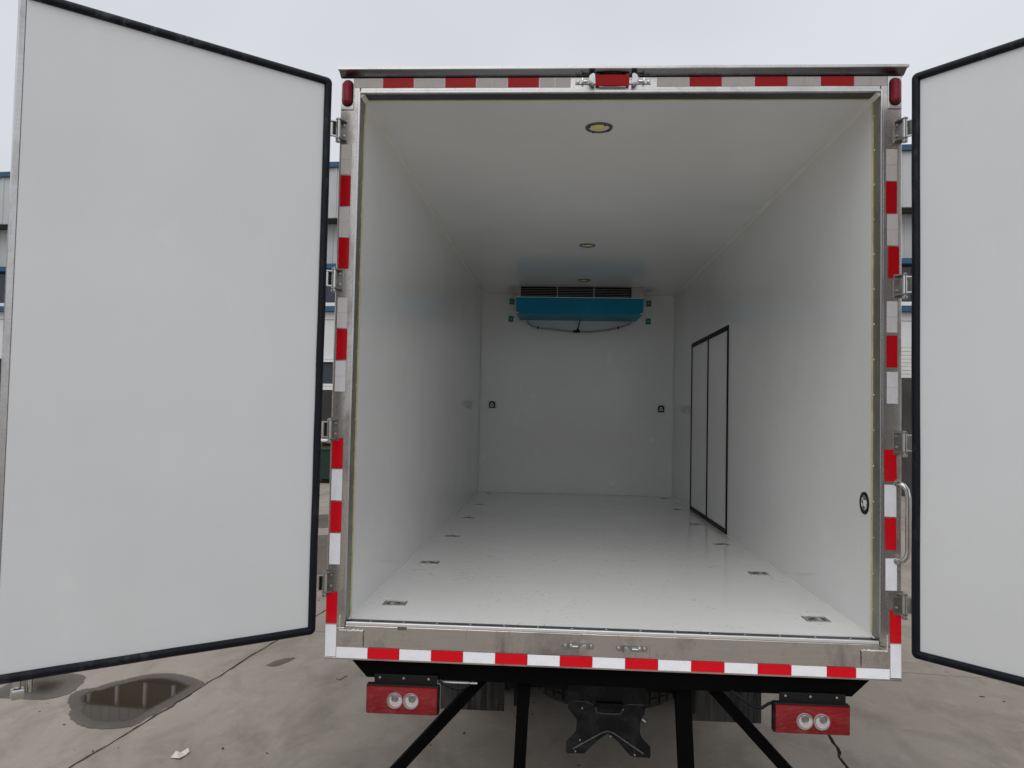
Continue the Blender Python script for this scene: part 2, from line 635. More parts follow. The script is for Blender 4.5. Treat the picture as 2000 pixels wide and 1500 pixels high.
def smooth_loop(pts, n):
    """closed Catmull-Rom resample"""
    P = [Vector((*p, 0)) for p in pts]
    m = len(P)
    res = []
    for i in range(m):
        p0, p1, p2, p3 = P[i - 1], P[i], P[(i + 1) % m], P[(i + 2) % m]
        for k in range(n):
            t = k / n
            res.append(0.5 * ((2 * p1) + (p2 - p0) * t + (2 * p0 - 5 * p1 + 4 * p2 - p3) * t * t
                              + (3 * p1 - p0 - 3 * p2 + p3) * t ** 3))
    return res


def puddle(name, outline, label, levels, z=0.003, rough_edge=0.006, sub=6, kind='structure'):
    """damp concrete round a film of water; 'wetness' runs 0 at the dry edge to 1 in the water"""
    loop = smooth_loop(outline, sub)
    r = random.Random(name + label)
    loop = [p + Vector((r.uniform(-1, 1), r.uniform(-1, 1), 0)) * rough_edge for p in loop]
    c = sum(loop, Vector()) / len(loop)
    b = bmesh.new()
    rings, wet = [], []
    for (f, w) in levels:
        if f <= 0:
            rings.append([b.verts.new((c.x, c.y, z))]); wet.append(w)
        else:
            rings.append([b.verts.new((c.x + (p.x - c.x) * f, c.y + (p.y - c.y) * f, z)) for p in loop]); wet.append(w)
    n = len(loop)
    for A, B in zip(rings, rings[1:]):
        for i in range(n):
            k = (i + 1) % n
            b.faces.new((A[i], A[k], B[0]) if len(B) == 1 else (A[i], A[k], B[k], B[i]))
    bmesh.ops.recalc_face_normals(b, faces=b.faces)
    b.verts.index_update()
    vals = [0.0] * len(b.verts)
    for ring, w in zip(rings, wet):
        for v in ring: vals[v.index] = w
    me = bpy.data.meshes.new(name)
    b.to_mesh(me); b.free()
    if me.polygons[0].normal.z < 0:
        me.flip_normals()
    at = me.attributes.new('wetness', 'FLOAT', 'POINT')
    at.data.foreach_set('value', vals)
    me.materials.append(MATS['wet_concrete'])
    o = bpy.data.objects.new(name, me)
    COL.objects.link(o)
    return tag(o, label, None, None, kind)


puddle('puddle', [(-3.541, 1.791), (-3.601, 1.92), (-3.588, 2.022), (-3.522, 2.061), (-3.479, 2.162), (-3.403, 2.259),
                  (-3.313, 2.36), (-3.216, 2.411), (-3.097, 2.413), (-2.962, 2.367), (-2.847, 2.291), (-2.785, 2.221),
                  (-2.793, 2.043), (-2.82, 1.844), (-2.849, 1.668), (-2.877, 1.503), (-2.906, 1.434), (-2.995, 1.393),
                  (-3.106, 1.388), (-3.222, 1.424), (-3.339, 1.51), (-3.411, 1.605), (-3.441, 1.673)],
       'large dark rain puddle reflecting the warehouse beside the slab joint',
       [(1.0, 0.0), (0.985, 0.22), (0.93, 0.42), (0.86, 0.58), (0.79, 0.76), (0.72, 0.93), (0.66, 1.0), (0.3, 1.0), (0, 1.0)])
puddle('puddle', [(-4.128, 1.734), (-4.165, 1.976), (-4.131, 2.251), (-3.938, 2.32), (-3.782, 2.315), (-3.697, 2.224),
                  (-3.636, 2.038), (-3.633, 1.916), (-3.715, 1.819), (-3.885, 1.799), (-4.034, 1.802)],
       'small drying puddle under the free edge of the left door',
       [(1.0, 0.0), (0.97, 0.25), (0.75, 0.45), (0.5, 0.75), (0.3, 0.85), (0, 0.9)])
puddle('damp_patch', [(-2.493, 2.699), (-2.446, 2.833), (-2.342, 2.899), (-2.363, 2.779), (-2.428, 2.67)],
       'thin damp smear on the concrete left of the truck corner', [(1.0, 0.0), (0.8, 0.2), (0.4, 0.38), (0, 0.4)])
puddle('damp_patch', [(-4.9, 11.2), (-4.56, 11.5), (-4.1, 10.6), (-4.2, 9.8), (-4.6, 10.2)],
       'dark damp patch far back seen in the gap beside the left post', [(1.0, 0.0), (0.9, 0.3), (0.4, 0.45), (0, 0.5)])
puddle('damp_patch', [(-4.2, 8.7), (-3.7, 8.95), (-2.9, 6.5), (-2.9, 6.0), (-3.3, 6.0), (-3.8, 7.6)],
       'broad damp patch beside the truck seen below the third left hinge', [(1.0, 0.0), (0.9, 0.25), (0.4, 0.4), (0, 0.45)])

# litter
m = MB()
m.prism([(-2.43, 1.035, 0.004), (-2.425, 1.09, 0.02), (-2.40, 1.10, 0.008), (-2.372, 1.13, 0.022), (-2.352, 1.105, 0.012),
         (-2.36, 1.07, 0.005), (-2.37, 1.02, 0.010)], (0, 0, 0.0015))
tag(m.build('paper_scrap', 'paper'), 'torn cream paper scrap lying on the concrete at front left', 'litter')
m = MB()
m.tube([(-1.863, 2.452, 0.004), (-1.845, 2.43, 0.004), (-1.831, 2.422, 0.004), (-1.815, 2.47, 0.006), (-1.798, 2.517, 0.006)], 0.0025, 5)
tag(m.build('bent_wire', 'twig'), 'short bent dark wire lying on the concrete left of the truck', 'litter')
m = MB()
rg = random.Random(5)
for _ in range(130):
    x, y = rg.uniform(-4.0, 3.4), rg.uniform(0.7, 6.5)
    s_ = rg.choice((0.002, 0.0025, 0.003, 0.005)) * rg.uniform(0.7, 1.3)
    a = rg.uniform(0, PI)
    k = rg.uniform(1.2, 3.2)
    m.box(-s_ * k, s_ * k, -s_, s_, 0.0, s_ * 0.6, M=Matrix.Translation((x, y, 0.0005)) @ Matrix.Rotation(a, 4, 'Z'))
tag(m.build('grit', 'grit'), 'scattered grit, bits of leaf and dirt crumbs on the yard', None, None, 'stuff')

# ================================================================== WAREHOUSE BEHIND
BA = math.radians(-5.4)
wh = tag(empty('warehouse', (-7.2, 20.0, 0), BA), 'pale ribbed metal warehouse with blue trims across the yard behind the truck', 'building')
X0, X1 = -52.0, 46.0


def strip(name, x0, x1, y0, y1, z0, z1, mat, parent=wh, bev=0.0):
    return MB().box(x0, x1, y0, y1, z0, z1, bev).build(name, mat, parent)


def ribbed(name, x0, x1, y, z0, z1, mat, pitch=0.32, dep=0.03, parent=wh):
    m = MB()
    x = x0
    prof = []
    while x < x1:
        prof += [(x, y), (x + pitch * 0.72, y), (x + pitch * 0.78, y - dep), (x + pitch * 0.94, y - dep)]
        x += pitch
    prof.append((x, y))
    vs = [(m.b.verts.new((px, py, z0)), m.b.verts.new((px, py, z1))) for px, py in prof]
    for a, b in zip(vs, vs[1:]):
        m.b.faces.new((a[0], b[0], b[1], a[1]))
    # back and top close it
    m.box(x0, x, y + 0.004, y + 0.12, z0, z1)
    return m.build(name, mat, parent)


strip('wall', X0, X1, 0.45, 14.0, 0, 9.3, 'white_cladding')
ribbed('parapet_cladding', X0, X1, -0.30, 7.95, 9.50, 'grey_cladding')
strip('parapet_soffit', X0, X1, -0.17, 0.44, 7.90, 7.945, 'dim_shade')  # coloured dark for the shadow under the parapet
strip('blue_trim', X0, X1, -0.40, 0.5, 9.505, 9.66, 'blue_trim')
ribbed('wall_cladding', X0, X1, 0.32, 6.60, 7.90, 'grey_cladding')
strip('blue_trim', X0, X1, 0.02, 0.44, 6.45, 6.60, 'blue_trim')
# window band: every pane and mullion its own part
strip('window_sill', X0, X1, 0.10, 0.44, 5.28, 5.39, 'white_paint')
strip('blue_trim', X0, X1, 0.05, 0.44, 5.12, 5.277, 'blue_trim')
pane0 = None
mull0 = None
xx = X0
while xx < X1 - 0.5:
    if pane0 is None:
        pane0 = MB().box(0, 0.84, 0.30, 0.33, 5.392, 6.448).build('window_pane', 'pane_glass', wh)
        mull0 = MB().box(0.845, 0.915, 0.22, 0.34, 5.392, 6.447).build('mullion', 'white_paint', wh)
        pane0.location.x = mull0.location.x = xx
    else:
        for src in (pane0, mull0):
            c = src.copy(); COL.objects.link(c); c.parent = wh; c.location.x = xx
    xx += 0.92
# white panels under the windows with joints, between bays
pan0 = None
xx = X0
while xx < X1 - 0.5:
    if pan0 is None:
        pan0 = MB().box(0.006, 1.994, 0.24, 0.40, 3.64, 4.86, 0.006).build('wall_panel', 'white_cladding', wh)
        pan1 = MB().box(0.006, 1.994, 0.24, 0.40, 4.875, 5.115, 0.006).build('wall_panel', 'white_cladding', wh)
        pan0.location.x = pan1.location.x = xx
    else:
        for src in (pan0, pan1):
            c = src.copy(); COL.objects.link(c); c.parent = wh; c.location.x = xx
    xx += 2.0
strip('beam', X0, X1, 0.12, 0.40, 3.54, 3.62, 'white_paint')
# downpipes
for px in (-10.8, 1.2, 17.05, 29.0, -22.8):
    m = MB(); m.cyl((px, 0.18, 0.2), (px, 0.18, 7.9), 0.06, 10)
    m.build('downpipe', 'white_paint', wh, 40)


def shutter_bay(x0, w, z1):
    m = MB()
    z = 0.0
    while z < z1 - 0.05:
        m.box(x0, x0 + w, 0.31, 0.36, z + 0.008, z + 0.105, 0.0)
        z += 0.11
    o = m.build('roller_shutter', 'shutter', wh)
    MB().box(x0 - 0.1, x0 - 0.005, 0.20, 0.42, 0, 3.53).build('door_post', 'white_paint', wh)
    MB().box(x0 + w + 0.005, x0 + w + 0.1, 0.20, 0.42, 0, 3.53).build('door_post', 'white_paint', wh)
    return o


def glazed_bay(x0, w):
    MB().box(x0, x0 + w, 0.36, 0.42, 0, 3.53).build('doorway', 'dim_shade', wh)
    n = max(1, int(w / 1.2))
    pw = w / n
    for k in range(n):
        MB().box(x0 + k * pw + 0.04, x0 + (k + 1) * pw - 0.04, 0.30, 0.32, 2.88, 3.50).build('fanlight', 'pane_glass', wh)
        MB().box(x0 + k * pw - 0.03, x0 + k * pw + 0.035, 0.24, 0.34, 0, 3.52).build('door_post', 'white_paint', wh)


# open clerestory in one long bay: opening as a dark-coloured box, white posts, cladding lowered above it
ribbed('parapet_cladding', -10.6, -1.4, -0.31, 7.36, 7.90, 'grey_cladding')
MB().box(-10.6, -1.36, -0.10, 0.25, 6.62, 7.34).build('clerestory', 'dim_shade', wh)
for k in range(10):
    MB().box(-10.55 + k * 0.96, -10.46 + k * 0.96, -0.20, -0.11, 6.61, 7.35).build('clerestory_post', 'white_paint', wh)
for k in range(-4, 4):
    bx = k * 12.0
    glazed_bay(bx - 2.2, 4.6)
    if k != 1:
        shutter_bay(bx + 4.3 + 0.35, 4.0, 3.5)
# half-raised shutter over a dark bay on the right hand side
MB().box(15.4, 20.6, 0.05, 0.10, 0, 3.26).build('doorway', 'dim_shade', wh)
m = MB()
for k in range(9):
    m.box(15.4, 20.6, 0.10, 0.16, 3.27 + k * 0.105, 3.27 + k * 0.105 + 0.096)
m.build('roller_shutter', 'shutter', wh)
for k in range(4):
    MB().box(15.7 + k * 1.15, 16.6 + k * 1.15, 0.02, 0.045, 1.9, 2.9).build('fanlight', 'pane_glass', wh)

sg = empty('notice_board', (-7.2 + 0.15 * math.cos(BA), 19.75, 2.66), BA)
MB().box(-1.6, 1.6, 0.0, 0.05, 0.0, 0.19, 0.004).build('board', 'white_paint', sg)
m = MB()
for k in range(26):
    m.box(-1.45 + k * 0.11, -1.38 + k * 0.11, -0.004, -0.0005, 0.10, 0.125)
m.build('faded_print', 'unit_steel', sg)
tag(sg, 'narrow white sign strip above the dark warehouse entrance', 'sign')

# green bin, pipe rail and pallets by the entrance
bn = empty('waste_bin', (-6.7, 18.15, 0.0), BA)
m = MB()
m.prism([(-0.5, -0.35, 0.12), (0.5, -0.35, 0.12), (0.58, -0.42, 0.92), (-0.58, -0.42, 0.92)], (0, 0.75, 0))
m.build('bin_body', 'bin_green', bn)
m = MB().box(-0.62, 0.62, -0.46, 0.38, 0.925, 0.985, 0.012)
m.build('lid', 'bin_green', bn)
for sx in (-0.4, 0.4):
    m = MB(); m.cyl((sx - 0.03, -0.2, 0.07), (sx + 0.03, -0.2, 0.07), 0.07, 12)
    m.build('caster', 'black_rubber', bn)
tag(bn, 'dark green wheeled waste bin standing by the warehouse entrance', 'bin')
m = MB()
m.cyl((-8.6, 18.75, 1.16), (-5.6, 18.47, 1.16), 0.055, 10)
m.cyl((-8.6, 18.75, 0.0), (-8.6, 18.75, 1.16), 0.045, 10)
m.cyl((-5.6, 18.47, 0.0), (-5.6, 18.47, 1.16), 0.045, 10)
tag(m.build('guard_rail', 'white_paint', None, 40), 'white pipe guard rail behind the green bin', 'railing')
pl = empty('pallet_stack', (-7.0, 19.2, 0.0), BA)
for k in range(12):
    m = MB()
    z = k * 0.145
    for sx in (-0.5, -0.05, 0.4):
        m.box(sx, sx + 0.1, -0.5, 0.5, z, z + 0.09)
    for t in range(5):
        m.box(-0.55, 0.55, -0.5 + t * 0.22, -0.39 + t * 0.22, z + 0.092, z + 0.115)
    m.build('pallet', 'pallet_wood', pl)
tag(pl, 'stack of yellowish wooden pallets beside the warehouse entrance', 'pallets')

# ================================================================== TRUCK
TR = tag(empty('box_truck', (0, 0, 0)), 'white insulated box truck seen from behind with both rear doors swung open', 'truck')
HW, HH, LL = 1.15, 2.3744, 5.82       # half width, height, length of the cargo space
Z0 = F


def part(mb, name, mat, parent=TR, smooth=None):
    return mb.build(name, mat, parent, smooth)


# ---- insulated panels
part(MB().box(-1.238, -HW, 0.08, 5.91, Z0 - 0.10, Z0 + 2.45), 'cargo_wall', 'white_liner')
part(MB().box(HW, 1.238, 0.08, 5.91, Z0 - 0.10, Z0 + 2.45), 'cargo_wall', 'white_liner')
part(MB().box(-1.20, 1.20, 0.08, 5.90, Z0 + HH, Z0 + 2.455), 'cargo_ceiling', 'white_liner')
part(MB().box(-1.20, 1.20, 0.08, 5.90, Z0 - 0.09, Z0), 'cargo_floor', 'white_floor')
part(MB().box(-1.19, 1.19, LL, 5.905, Z0 - 0.08, Z0 + 2.44), 'front_wall', 'white_liner')
# corner beads
bd = 0.014
for sx in (-1, 1):
    m = MB()
    m.prism([(sx * HW, 0.005, Z0 + HH), (sx * (HW - 0.019), 0.005, Z0 + HH), (sx * (HW - 0.012), 0.005, Z0 + HH - 0.012),
             (sx * HW, 0.005, Z0 + HH - 0.019)], (0, LL - 0.005, 0))
    part(m, 'corner_bead', 'cream_bead')
    m = MB()
    m.prism([(sx * HW, 0.05, Z0), (sx * (HW - 0.006), 0.05, Z0), (sx * (HW - 0.004), 0.05, Z0 + 0.004), (sx * HW, 0.05, Z0 + 0.006)], (0, LL - 0.05, 0))
    part(m, 'corner_bead', 'cream_bead')
    m = MB()
    m.prism([(sx * HW, LL, Z0), (sx * (HW - bd), LL, Z0), (sx * (HW - 0.004), LL - 0.004, Z0), (sx * HW, LL - bd, Z0)], (0, 0, HH))
    part(m, 'corner_bead', 'cream_bead')
for z, s in ((HH, -1), (0, 1)):
    m = MB()
    m.prism([(-HW, LL, Z0 + z), (-HW, LL - bd, Z0 + z), (-HW, LL - 0.004, Z0 + z + s * 0.004), (-HW, LL, Z0 + z + s * bd)], (2 * HW, 0, 0))
    part(m, 'corner_bead', 'cream_bead')
# yellow sealant round the mouth
for sx in (-1, 1):
    part(MB().box(sx * HW - 0.0045, sx * HW + 0.0045, 0.074, 0.086, Z0 + 0.02, Z0 + HH - 0.004), 'sealant_bead', 'yellow_sealant')
part(MB().box(-HW + 0.02, HW - 0.02, 0.074, 0.086, Z0 + HH - 0.0045, Z0 + HH + 0.0045), 'sealant_bead', 'yellow_sealant')

# ---- rear frame
for sx in (-1, 1):
    a, b = sorted((sx * 1.152, sx * 1.240))
    part(MB().box(a, b, 0.0, 0.0795, Z0 - 0.02, Z0 + 2.444, 0.004), 'corner_post', 'stainless')
    a, b = sorted((sx * 1.1485, sx * 1.1605))      # proud inner lip
    part(MB().box(a, b, -0.006, 0.0040, Z0 + 0.003, Z0 + HH + 0.004, 0.002), 'post_lip', 'stainless_clean')
    a, b = sorted((sx * 1.1490, sx * 1.1530))
    part(MB().box(a, b, 0.0045, 0.0785, Z0 + 0.003, Z0 + HH + 0.0), 'jamb', 'jamb_steel')
    m = MB()
    for k in range(15):
        z = Z0 + 0.12 + k * 0.155
        m.cyl((sx * 1.1485, 0.062, z), (sx * 1.1455, 0.062, z), 0.0048, 8, 0.003)
    tag(part(m, 'rivets', 'bolt_steel'), None, None, None, 'stuff')
part(MB().box(-1.150, 1.150, 0.001, 0.0795, Z0 + HH + 0.001, Z0 + 2.4435, 0.003), 'header_beam', 'stainless_clean')
part(MB().box(-1.1485, 1.1485, 0.0125, 0.0735, Z0 + HH - 0.003, Z0 + HH + 0.002), 'header_strip', 'dark_strip')  # thin dark plate along the header's underside
part(MB().box(-1.150, 1.150, -0.006, 0.012, Z0 + HH - 0.004, Z0 + HH + 0.010, 0.003), 'header_lip', 'stainless_clean')
# roof drip flange
m = MB()
m.prism([(-1.246, 0.08, Z0 + 2.466), (-1.246, -0.036, Z0 + 2.466), (-1.246, -0.040, Z0 + 2.462), (-1.246, -0.044, Z0 + 2.464),
         (-1.246, -0.044, Z0 + 2.4745), (-1.246, 0.08, Z0 + 2.482)], (2.498, 0, 0))
part(m, 'roof_flange', 'stainless_clean')
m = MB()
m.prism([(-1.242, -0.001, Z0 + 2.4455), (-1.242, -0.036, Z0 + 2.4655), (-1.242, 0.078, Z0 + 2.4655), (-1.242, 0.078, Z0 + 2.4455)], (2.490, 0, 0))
part(m, 'drip_channel', 'flange_shade')  # shade and dark reflection under the flange put into its colour
part(MB().box(-1.24, 1.24, 0.081, 5.92, Z0 + 2.457, Z0 + 2.475), 'roof', 'white_outside')
# sill
part(MB().box(-1.151, 1.151, 0.0, 0.079, Z0 - 0.150, Z0 - 0.012, 0.003), 'sill_beam', 'stainless')
for sx in (-1, 1):
    a, b = sorted((sx * 1.1515, sx * 1.2405))
    part(MB().box(a, b, 0.0005, 0.079, Z0 - 0.150, Z0 - 0.021, 0.003), 'sill_end', 'stainless')
part(MB().box(-1.24, 1.24, -0.004, 0.08, Z0 - 0.161, Z0 - 0.1505, 0.002), 'sill_flange', 'stainless')
part(MB().box(-1.148, 1.148, -0.002, 0.010, Z0 - 0.0115, Z0 + 0.004, 0.003), 'sill_lip', 'polished_lip')
part(MB().box(-1.147, 1.147, 0.0105, 0.079, Z0 - 0.0115, Z0 - 0.005), 'sill_channel', 'dark_strip')
m = MB()
for k in range(15):
    m.cyl((-1.05 + k * 0.15, 0.055, Z0 - 0.005), (-1.05 + k * 0.15, 0.055, Z0 - 0.002), 0.006, 8, 0.004)
tag(part(m, 'rivets', 'strap_steel'), None, None, None, 'stuff')


def jag(mb, a, b, r, n, seed):
    rr = random.Random(seed)
    a, b = Vector(a), Vector(b)
    for k in range(n):
        p = a.lerp(b, (k + 0.5) / n) + Vector((rr.uniform(-1, 1) * r * 0.3, 0, rr.uniform(-1, 1) * r * 0.35))
        q = r * rr.uniform(0.6, 1.1)
        bmesh.ops.create_icosphere(mb.b, subdivisions=1, radius=q, matrix=Matrix.Translation(p))


for sx, xa, xb, zt in ((-1, -1.175, -1.068, -0.034), (1, 1.073, 1.180, -0.038)):
    part(MB().box(xa, xb, -0.0045, 0.001, Z0 - 0.149, Z0 + zt, 0.0015), 'corner_plate', 'stainless')
    m = MB(); jag(m, (xa, -0.003, Z0 + zt + 0.001), (xb, -0.003, Z0 + zt + 0.001), 0.0048, 24, 3 + sx)
    part(m, 'weld_bead', 'weld', smooth=60)
    inner = xb if sx < 0 else xa
    m = MB(); jag(m, (inner, -0.002, Z0 - 0.10), (inner, -0.002, Z0 + zt), 0.0038, 20, 5 + sx)
    part(m, 'weld_bead', 'rust_seam', smooth=60)
    outer = xa if sx < 0 else xb
    m = MB(); jag(m, (outer, -0.002, Z0 + zt), (outer, -0.002, Z0 + zt + 0.066), 0.0036, 16, 9 + sx)
    part(m, 'weld_bead', 'weld', smooth=60)
part(MB().box(-0.917, -0.876, -0.0012, 0.001, Z0 - 0.0245, Z0 - 0.0125), 'tape_residue', 'rust_seam')

# ---- reflective tape
rt = random.Random(11)


def tape(x0, x1, za, zb, mat, tilt=0.0, yo=0.0):
    cx, cz = (x0 + x1) / 2, (za + zb) / 2
    w, h = abs(x1 - x0) / 2 - 0.0008, abs(zb - za) / 2 - 0.0008
    m = MB()
    if w > h:
        m.box(-w, -0.0006, -0.0014, 0, -h, h, 0.0005); m.box(0.0006, w, -0.0014, 0, -h, h, 0.0005)
    else:
        m.box(-w, w, -0.0014, 0, -h, -0.0006, 0.0005); m.box(-w, w, -0.0014, 0, 0.0006, h, 0.0005)
    if mat == 'tape_red' or cz < 1.0:        # red pieces and the low white ones are unbroken
        m.b.clear(); m.box(-w, w, -0.0014, 0, -h, h, 0.0005)
    o = m.build('red_tape' if mat == 'tape_red' else 'white_tape', mat, TR)
    o.location = (cx, -0.0008 + yo - (0.0002 if mat == 'tape_red' else 0), Z0 + cz)
    o.rotation_euler = (0, math.radians(tilt if tilt else rt.uniform(-0.35, 0.35)), 0)
    return o


A, B = 'tape_white', 'tape_red'
for q in ((-1.231, -1.182, 2.138, 1.999, A), (-1.231, -1.182, 1.996, 1.855, B), (-1.231, -1.183, 1.852, 1.713, A),
          (-1.230, -1.181, 1.712, 1.571, B), (-1.227, -1.180, 1.441, 1.303, A), (-1.227, -1.178, 1.300, 1.160, B),
          (-1.229, -1.180, 1.157, 1.018, A), (-1.233, -1.182, 0.812, 0.676, B), (-1.231, -1.181, 0.673, 0.534, A),
          (-1.231, -1.180, 0.531, 0.393, B), (-1.231, -1.181, 0.390, 0.252, A), (-1.238, -1.188, 0.135, -0.006, B),
          (-1.238, -1.188, -0.010, -0.150, A),
          (1.172, 1.220, 2.119, 1.978, A), (1.172, 1.219, 1.976, 1.836, B), (1.176, 1.224, 1.833, 1.695, A),
          (1.181, 1.229, 1.693, 1.553, B), (1.175, 1.222, 1.454, 1.317, A), (1.175, 1.222, 1.306, 1.167, B),
          (1.176, 1.225, 1.149, 1.011, A), (1.167, 1.219, 0.817, 0.679, B), (1.167, 1.218, 0.666, 0.529, A),
          (1.170, 1.218, 0.525, 0.388, B), (1.172, 1.221, 0.354, 0.217, A), (1.191, 1.239, 0.137, -0.003, B),
          (1.193, 1.239, -0.006, -0.149, A)):
    tape(q[0], q[1], q[2], q[3], q[4], tilt=-1.6 if (q[0] == 1.167 and q[4] == B) else 0.0)
# along the sill
xs = [-1.186 + 0.1405 * k for k in range(16)] + [1.050, 1.190]
xs[15] = 0.929
for k in range(len(xs) - 1):
    tape(xs[k], xs[k + 1], -0.105 - 0.0003 * k, -0.1535, A if k % 2 == 0 else B, tilt=0.1, yo=-0.0045)
# along the header
for k in range(7):
    tape(-1.190 + 0.1415 * k, -1.190 + 0.1415 * (k + 1), 2.396, 2.441, A if k % 2 == 0 else B, yo=0.001)
for k in range(7):
    tape(0.181 + 0.1425 * k, 0.181 + 0.1425 * (k + 1), 2.398, 2.441, A if k % 2 == 0 else B, yo=0.001)

# ---- lock keepers on header and sill


def keeper(cx, cz, dirn, top):
    """stainless locking-bar keeper: rounded strap, two bolts, half-round horn"""
    e = empty('lock_keeper', (cx, -0.001, Z0 + cz), 0, TR)
    L_ = 0.068
    n = 10
    poly = []
    for i in range(n + 1):
        a = PI / 2 + PI * i / n
        poly.append((-L_ + 0.013 + 0.013 * math.cos(a), 0, 0.013 * math.sin(a)))
    for i in range(n + 1):
        a = -PI / 2 + PI * i / n
        poly.append((L_ - 0.013 + 0.013 * math.cos(a), 0, 0.013 * math.sin(a)))
    m = MB(); m.prism(poly, (0, -0.004, 0))
    m.build('strap', 'strap_steel', e, 40)
    for sx in (-1, 1):
        m = MB(); m.lathe([(0.0, 0.010), (0.0065, 0.009), (0.0085, 0.005), (0.0085, 0.002)], facing((sx * (L_ - 0.013), -0.002, 0)), 12)
        m.build('bolt', 'bolt_steel', e, 40)
    # horn: half-domed hook standing off the strap
    m = MB()
    prof = [(-0.016, -0.016), (-0.016, 0.020), (-0.004, 0.019), (0.008, 0.013), (0.016, 0.003), (0.016, -0.003), (0.006, -0.013), (-0.004, -0.018)]
    prof = [(dirn * a, b + (0.004 if top else -0.008)) for a, b in prof]
    m.prism([(a + dirn * -0.018, -0.005, b) for a, b in prof], (0, -0.030, 0))
    bmesh.ops.bevel(m.b, geom=[x for x in m.b.edges], offset=0.003, segments=2, affect='EDGES')
    m.build('horn', 'chrome', e, 50)
    m = MB()
    m.box(min(dirn * 0.0, dirn * 0.036), max(dirn * 0.0, dirn * 0.036), -0.016, -0.004, -0.006, 0.002, 0.002)
    m.box(dirn * 0.032 - 0.005, dirn * 0.032 + 0.005, -0.022, -0.004, -0.008, 0.010, 0.002)
    m.build('stop_pin', 'chrome', e, 50)
    return e


keeper(-0.124, -0.063, -1, False)
keeper(0.106, -0.066, 1, False)
# the two on the header carry a red reflector between them
for cx, d in ((-0.130, -1), (0.105, 1)):
    e = empty('lock_keeper', (cx, -0.001, Z0 + 2.419), 0, TR)
    m = MB(); m.box(-0.05, 0.05, -0.004, 0, -0.010, 0.010, 0.002); m.build('strap', 'chrome', e)
    m = MB(); m.lathe([(0.0, 0.009), (0.006, 0.008), (0.008, 0.005), (0.008, 0.002)], facing((d * 0.038, -0.002, 0)), 12)
    m.build('bolt', 'bolt_steel', e, 40)
    m = MB()
    pr = [(-0.014, -0.026), (-0.014, 0.026), (0.002, 0.024), (0.012, 0.012), (0.014, 0.0), (0.010, -0.012), (0.0, -0.022)]
    m.prism([(d * (a - 0.022), -0.004, b + 0.0) for a, b in pr], (0, -0.036, 0))
    bmesh.ops.bevel(m.b, geom=[x for x in m.b.edges], offset=0.004, segments=2, affect='EDGES')
    m.build('horn', 'chrome', e, 50)
    m = MB()
    m.box(min(d * -0.006, d * 0.022), max(d * -0.006, d * 0.022), -0.014, -0.004, -0.004, 0.004, 0.0015)
    m.box(d * 0.018 - 0.004, d * 0.018 + 0.004, -0.020, -0.004, -0.010, 0.012, 0.0015)
    m.build('stop_pin', 'chrome', e, 50)
m = MB()       # bulging strip over a holder plate
pts = []
for i in range(9):
    t = i / 8
    pts.append((-0.090 + 0.148 * t, -0.016 - 0.004 * math.sin(PI * t), 0))
b_ = m.b
rows = []
for (x, y, _) in pts:
    rows.append((b_.verts.new((x, y, Z0 + 2.397 + 0.001 * math.sin(x * 60))), b_.verts.new((x, y - 0.004, Z0 + 2.443)),
                 b_.verts.new((x, y + 0.004, Z0 + 2.443)), b_.verts.new((x, y + 0.004, Z0 + 2.397))))
for p, q in zip(rows, rows[1:]):
    for i in range(4):
        j = (i + 1) % 4
        b_.faces.new((p[i], q[i], q[j], p[j]))
b_.faces.new(rows[0]); b_.faces.new(rows[-1][::-1])
tag(part(m, 'red_tape', 'tape_red'), 'red reflective strip bulging between the two top lock keepers')
part(MB().box(-0.075, 0.045, -0.012, 0.0005, Z0 + 2.392, Z0 + 2.436, 0.002), 'keeper_plate', 'stainless_clean')

# ---- marker lamps
for cx in (-1.207, 1.209):
    e = empty('marker_lamp', (cx, -0.001, Z0 + 2.370), 0, TR)
    MB().box(-0.031, 0.028, -0.004, 0.002, -0.075, 0.070, 0.002).build('backing_plate', 'stainless_clean', e)
    m = MB()
    n, r, hl = 12, 0.021, 0.036
    base = []
    for i in range(n + 1):
        a = PI * i / n
        base.append((r * math.cos(a), hl + r * math.sin(a)))
    for i in range(n + 1):
        a = PI + PI * i / n
        base.append((r * math.cos(a), -hl + r * math.sin(a)))
    rings = []
    for (f, y) in ((1.0, -0.003), (1.0, -0.012), (0.85, -0.022), (0.5, -0.028), (0.15, -0.030)):
        ring = []
        for x, z in base:
            zc = max(-hl, min(hl, z))
            ring.append(m.b.verts.new((x * f, y, zc + (z - zc) * f + (zc * (f - 1) * 0.25))))
        rings.append(ring)
    for p, q in zip(rings, rings[1:]):
        k = len(p)
        for i in range(k):
            j = (i + 1) % k
            m.b.faces.new((p[i], p[j], q[j], q[i]))
    m.b.faces.new(rings[-1])
    m.build('lens', 'marker_red', e, 60)
    MB().tube([(x * 1.10, -0.005, z * 1.03) for x, z in base], 0.0028, 6, True).build('bezel', 'lamp_black', e, 60)

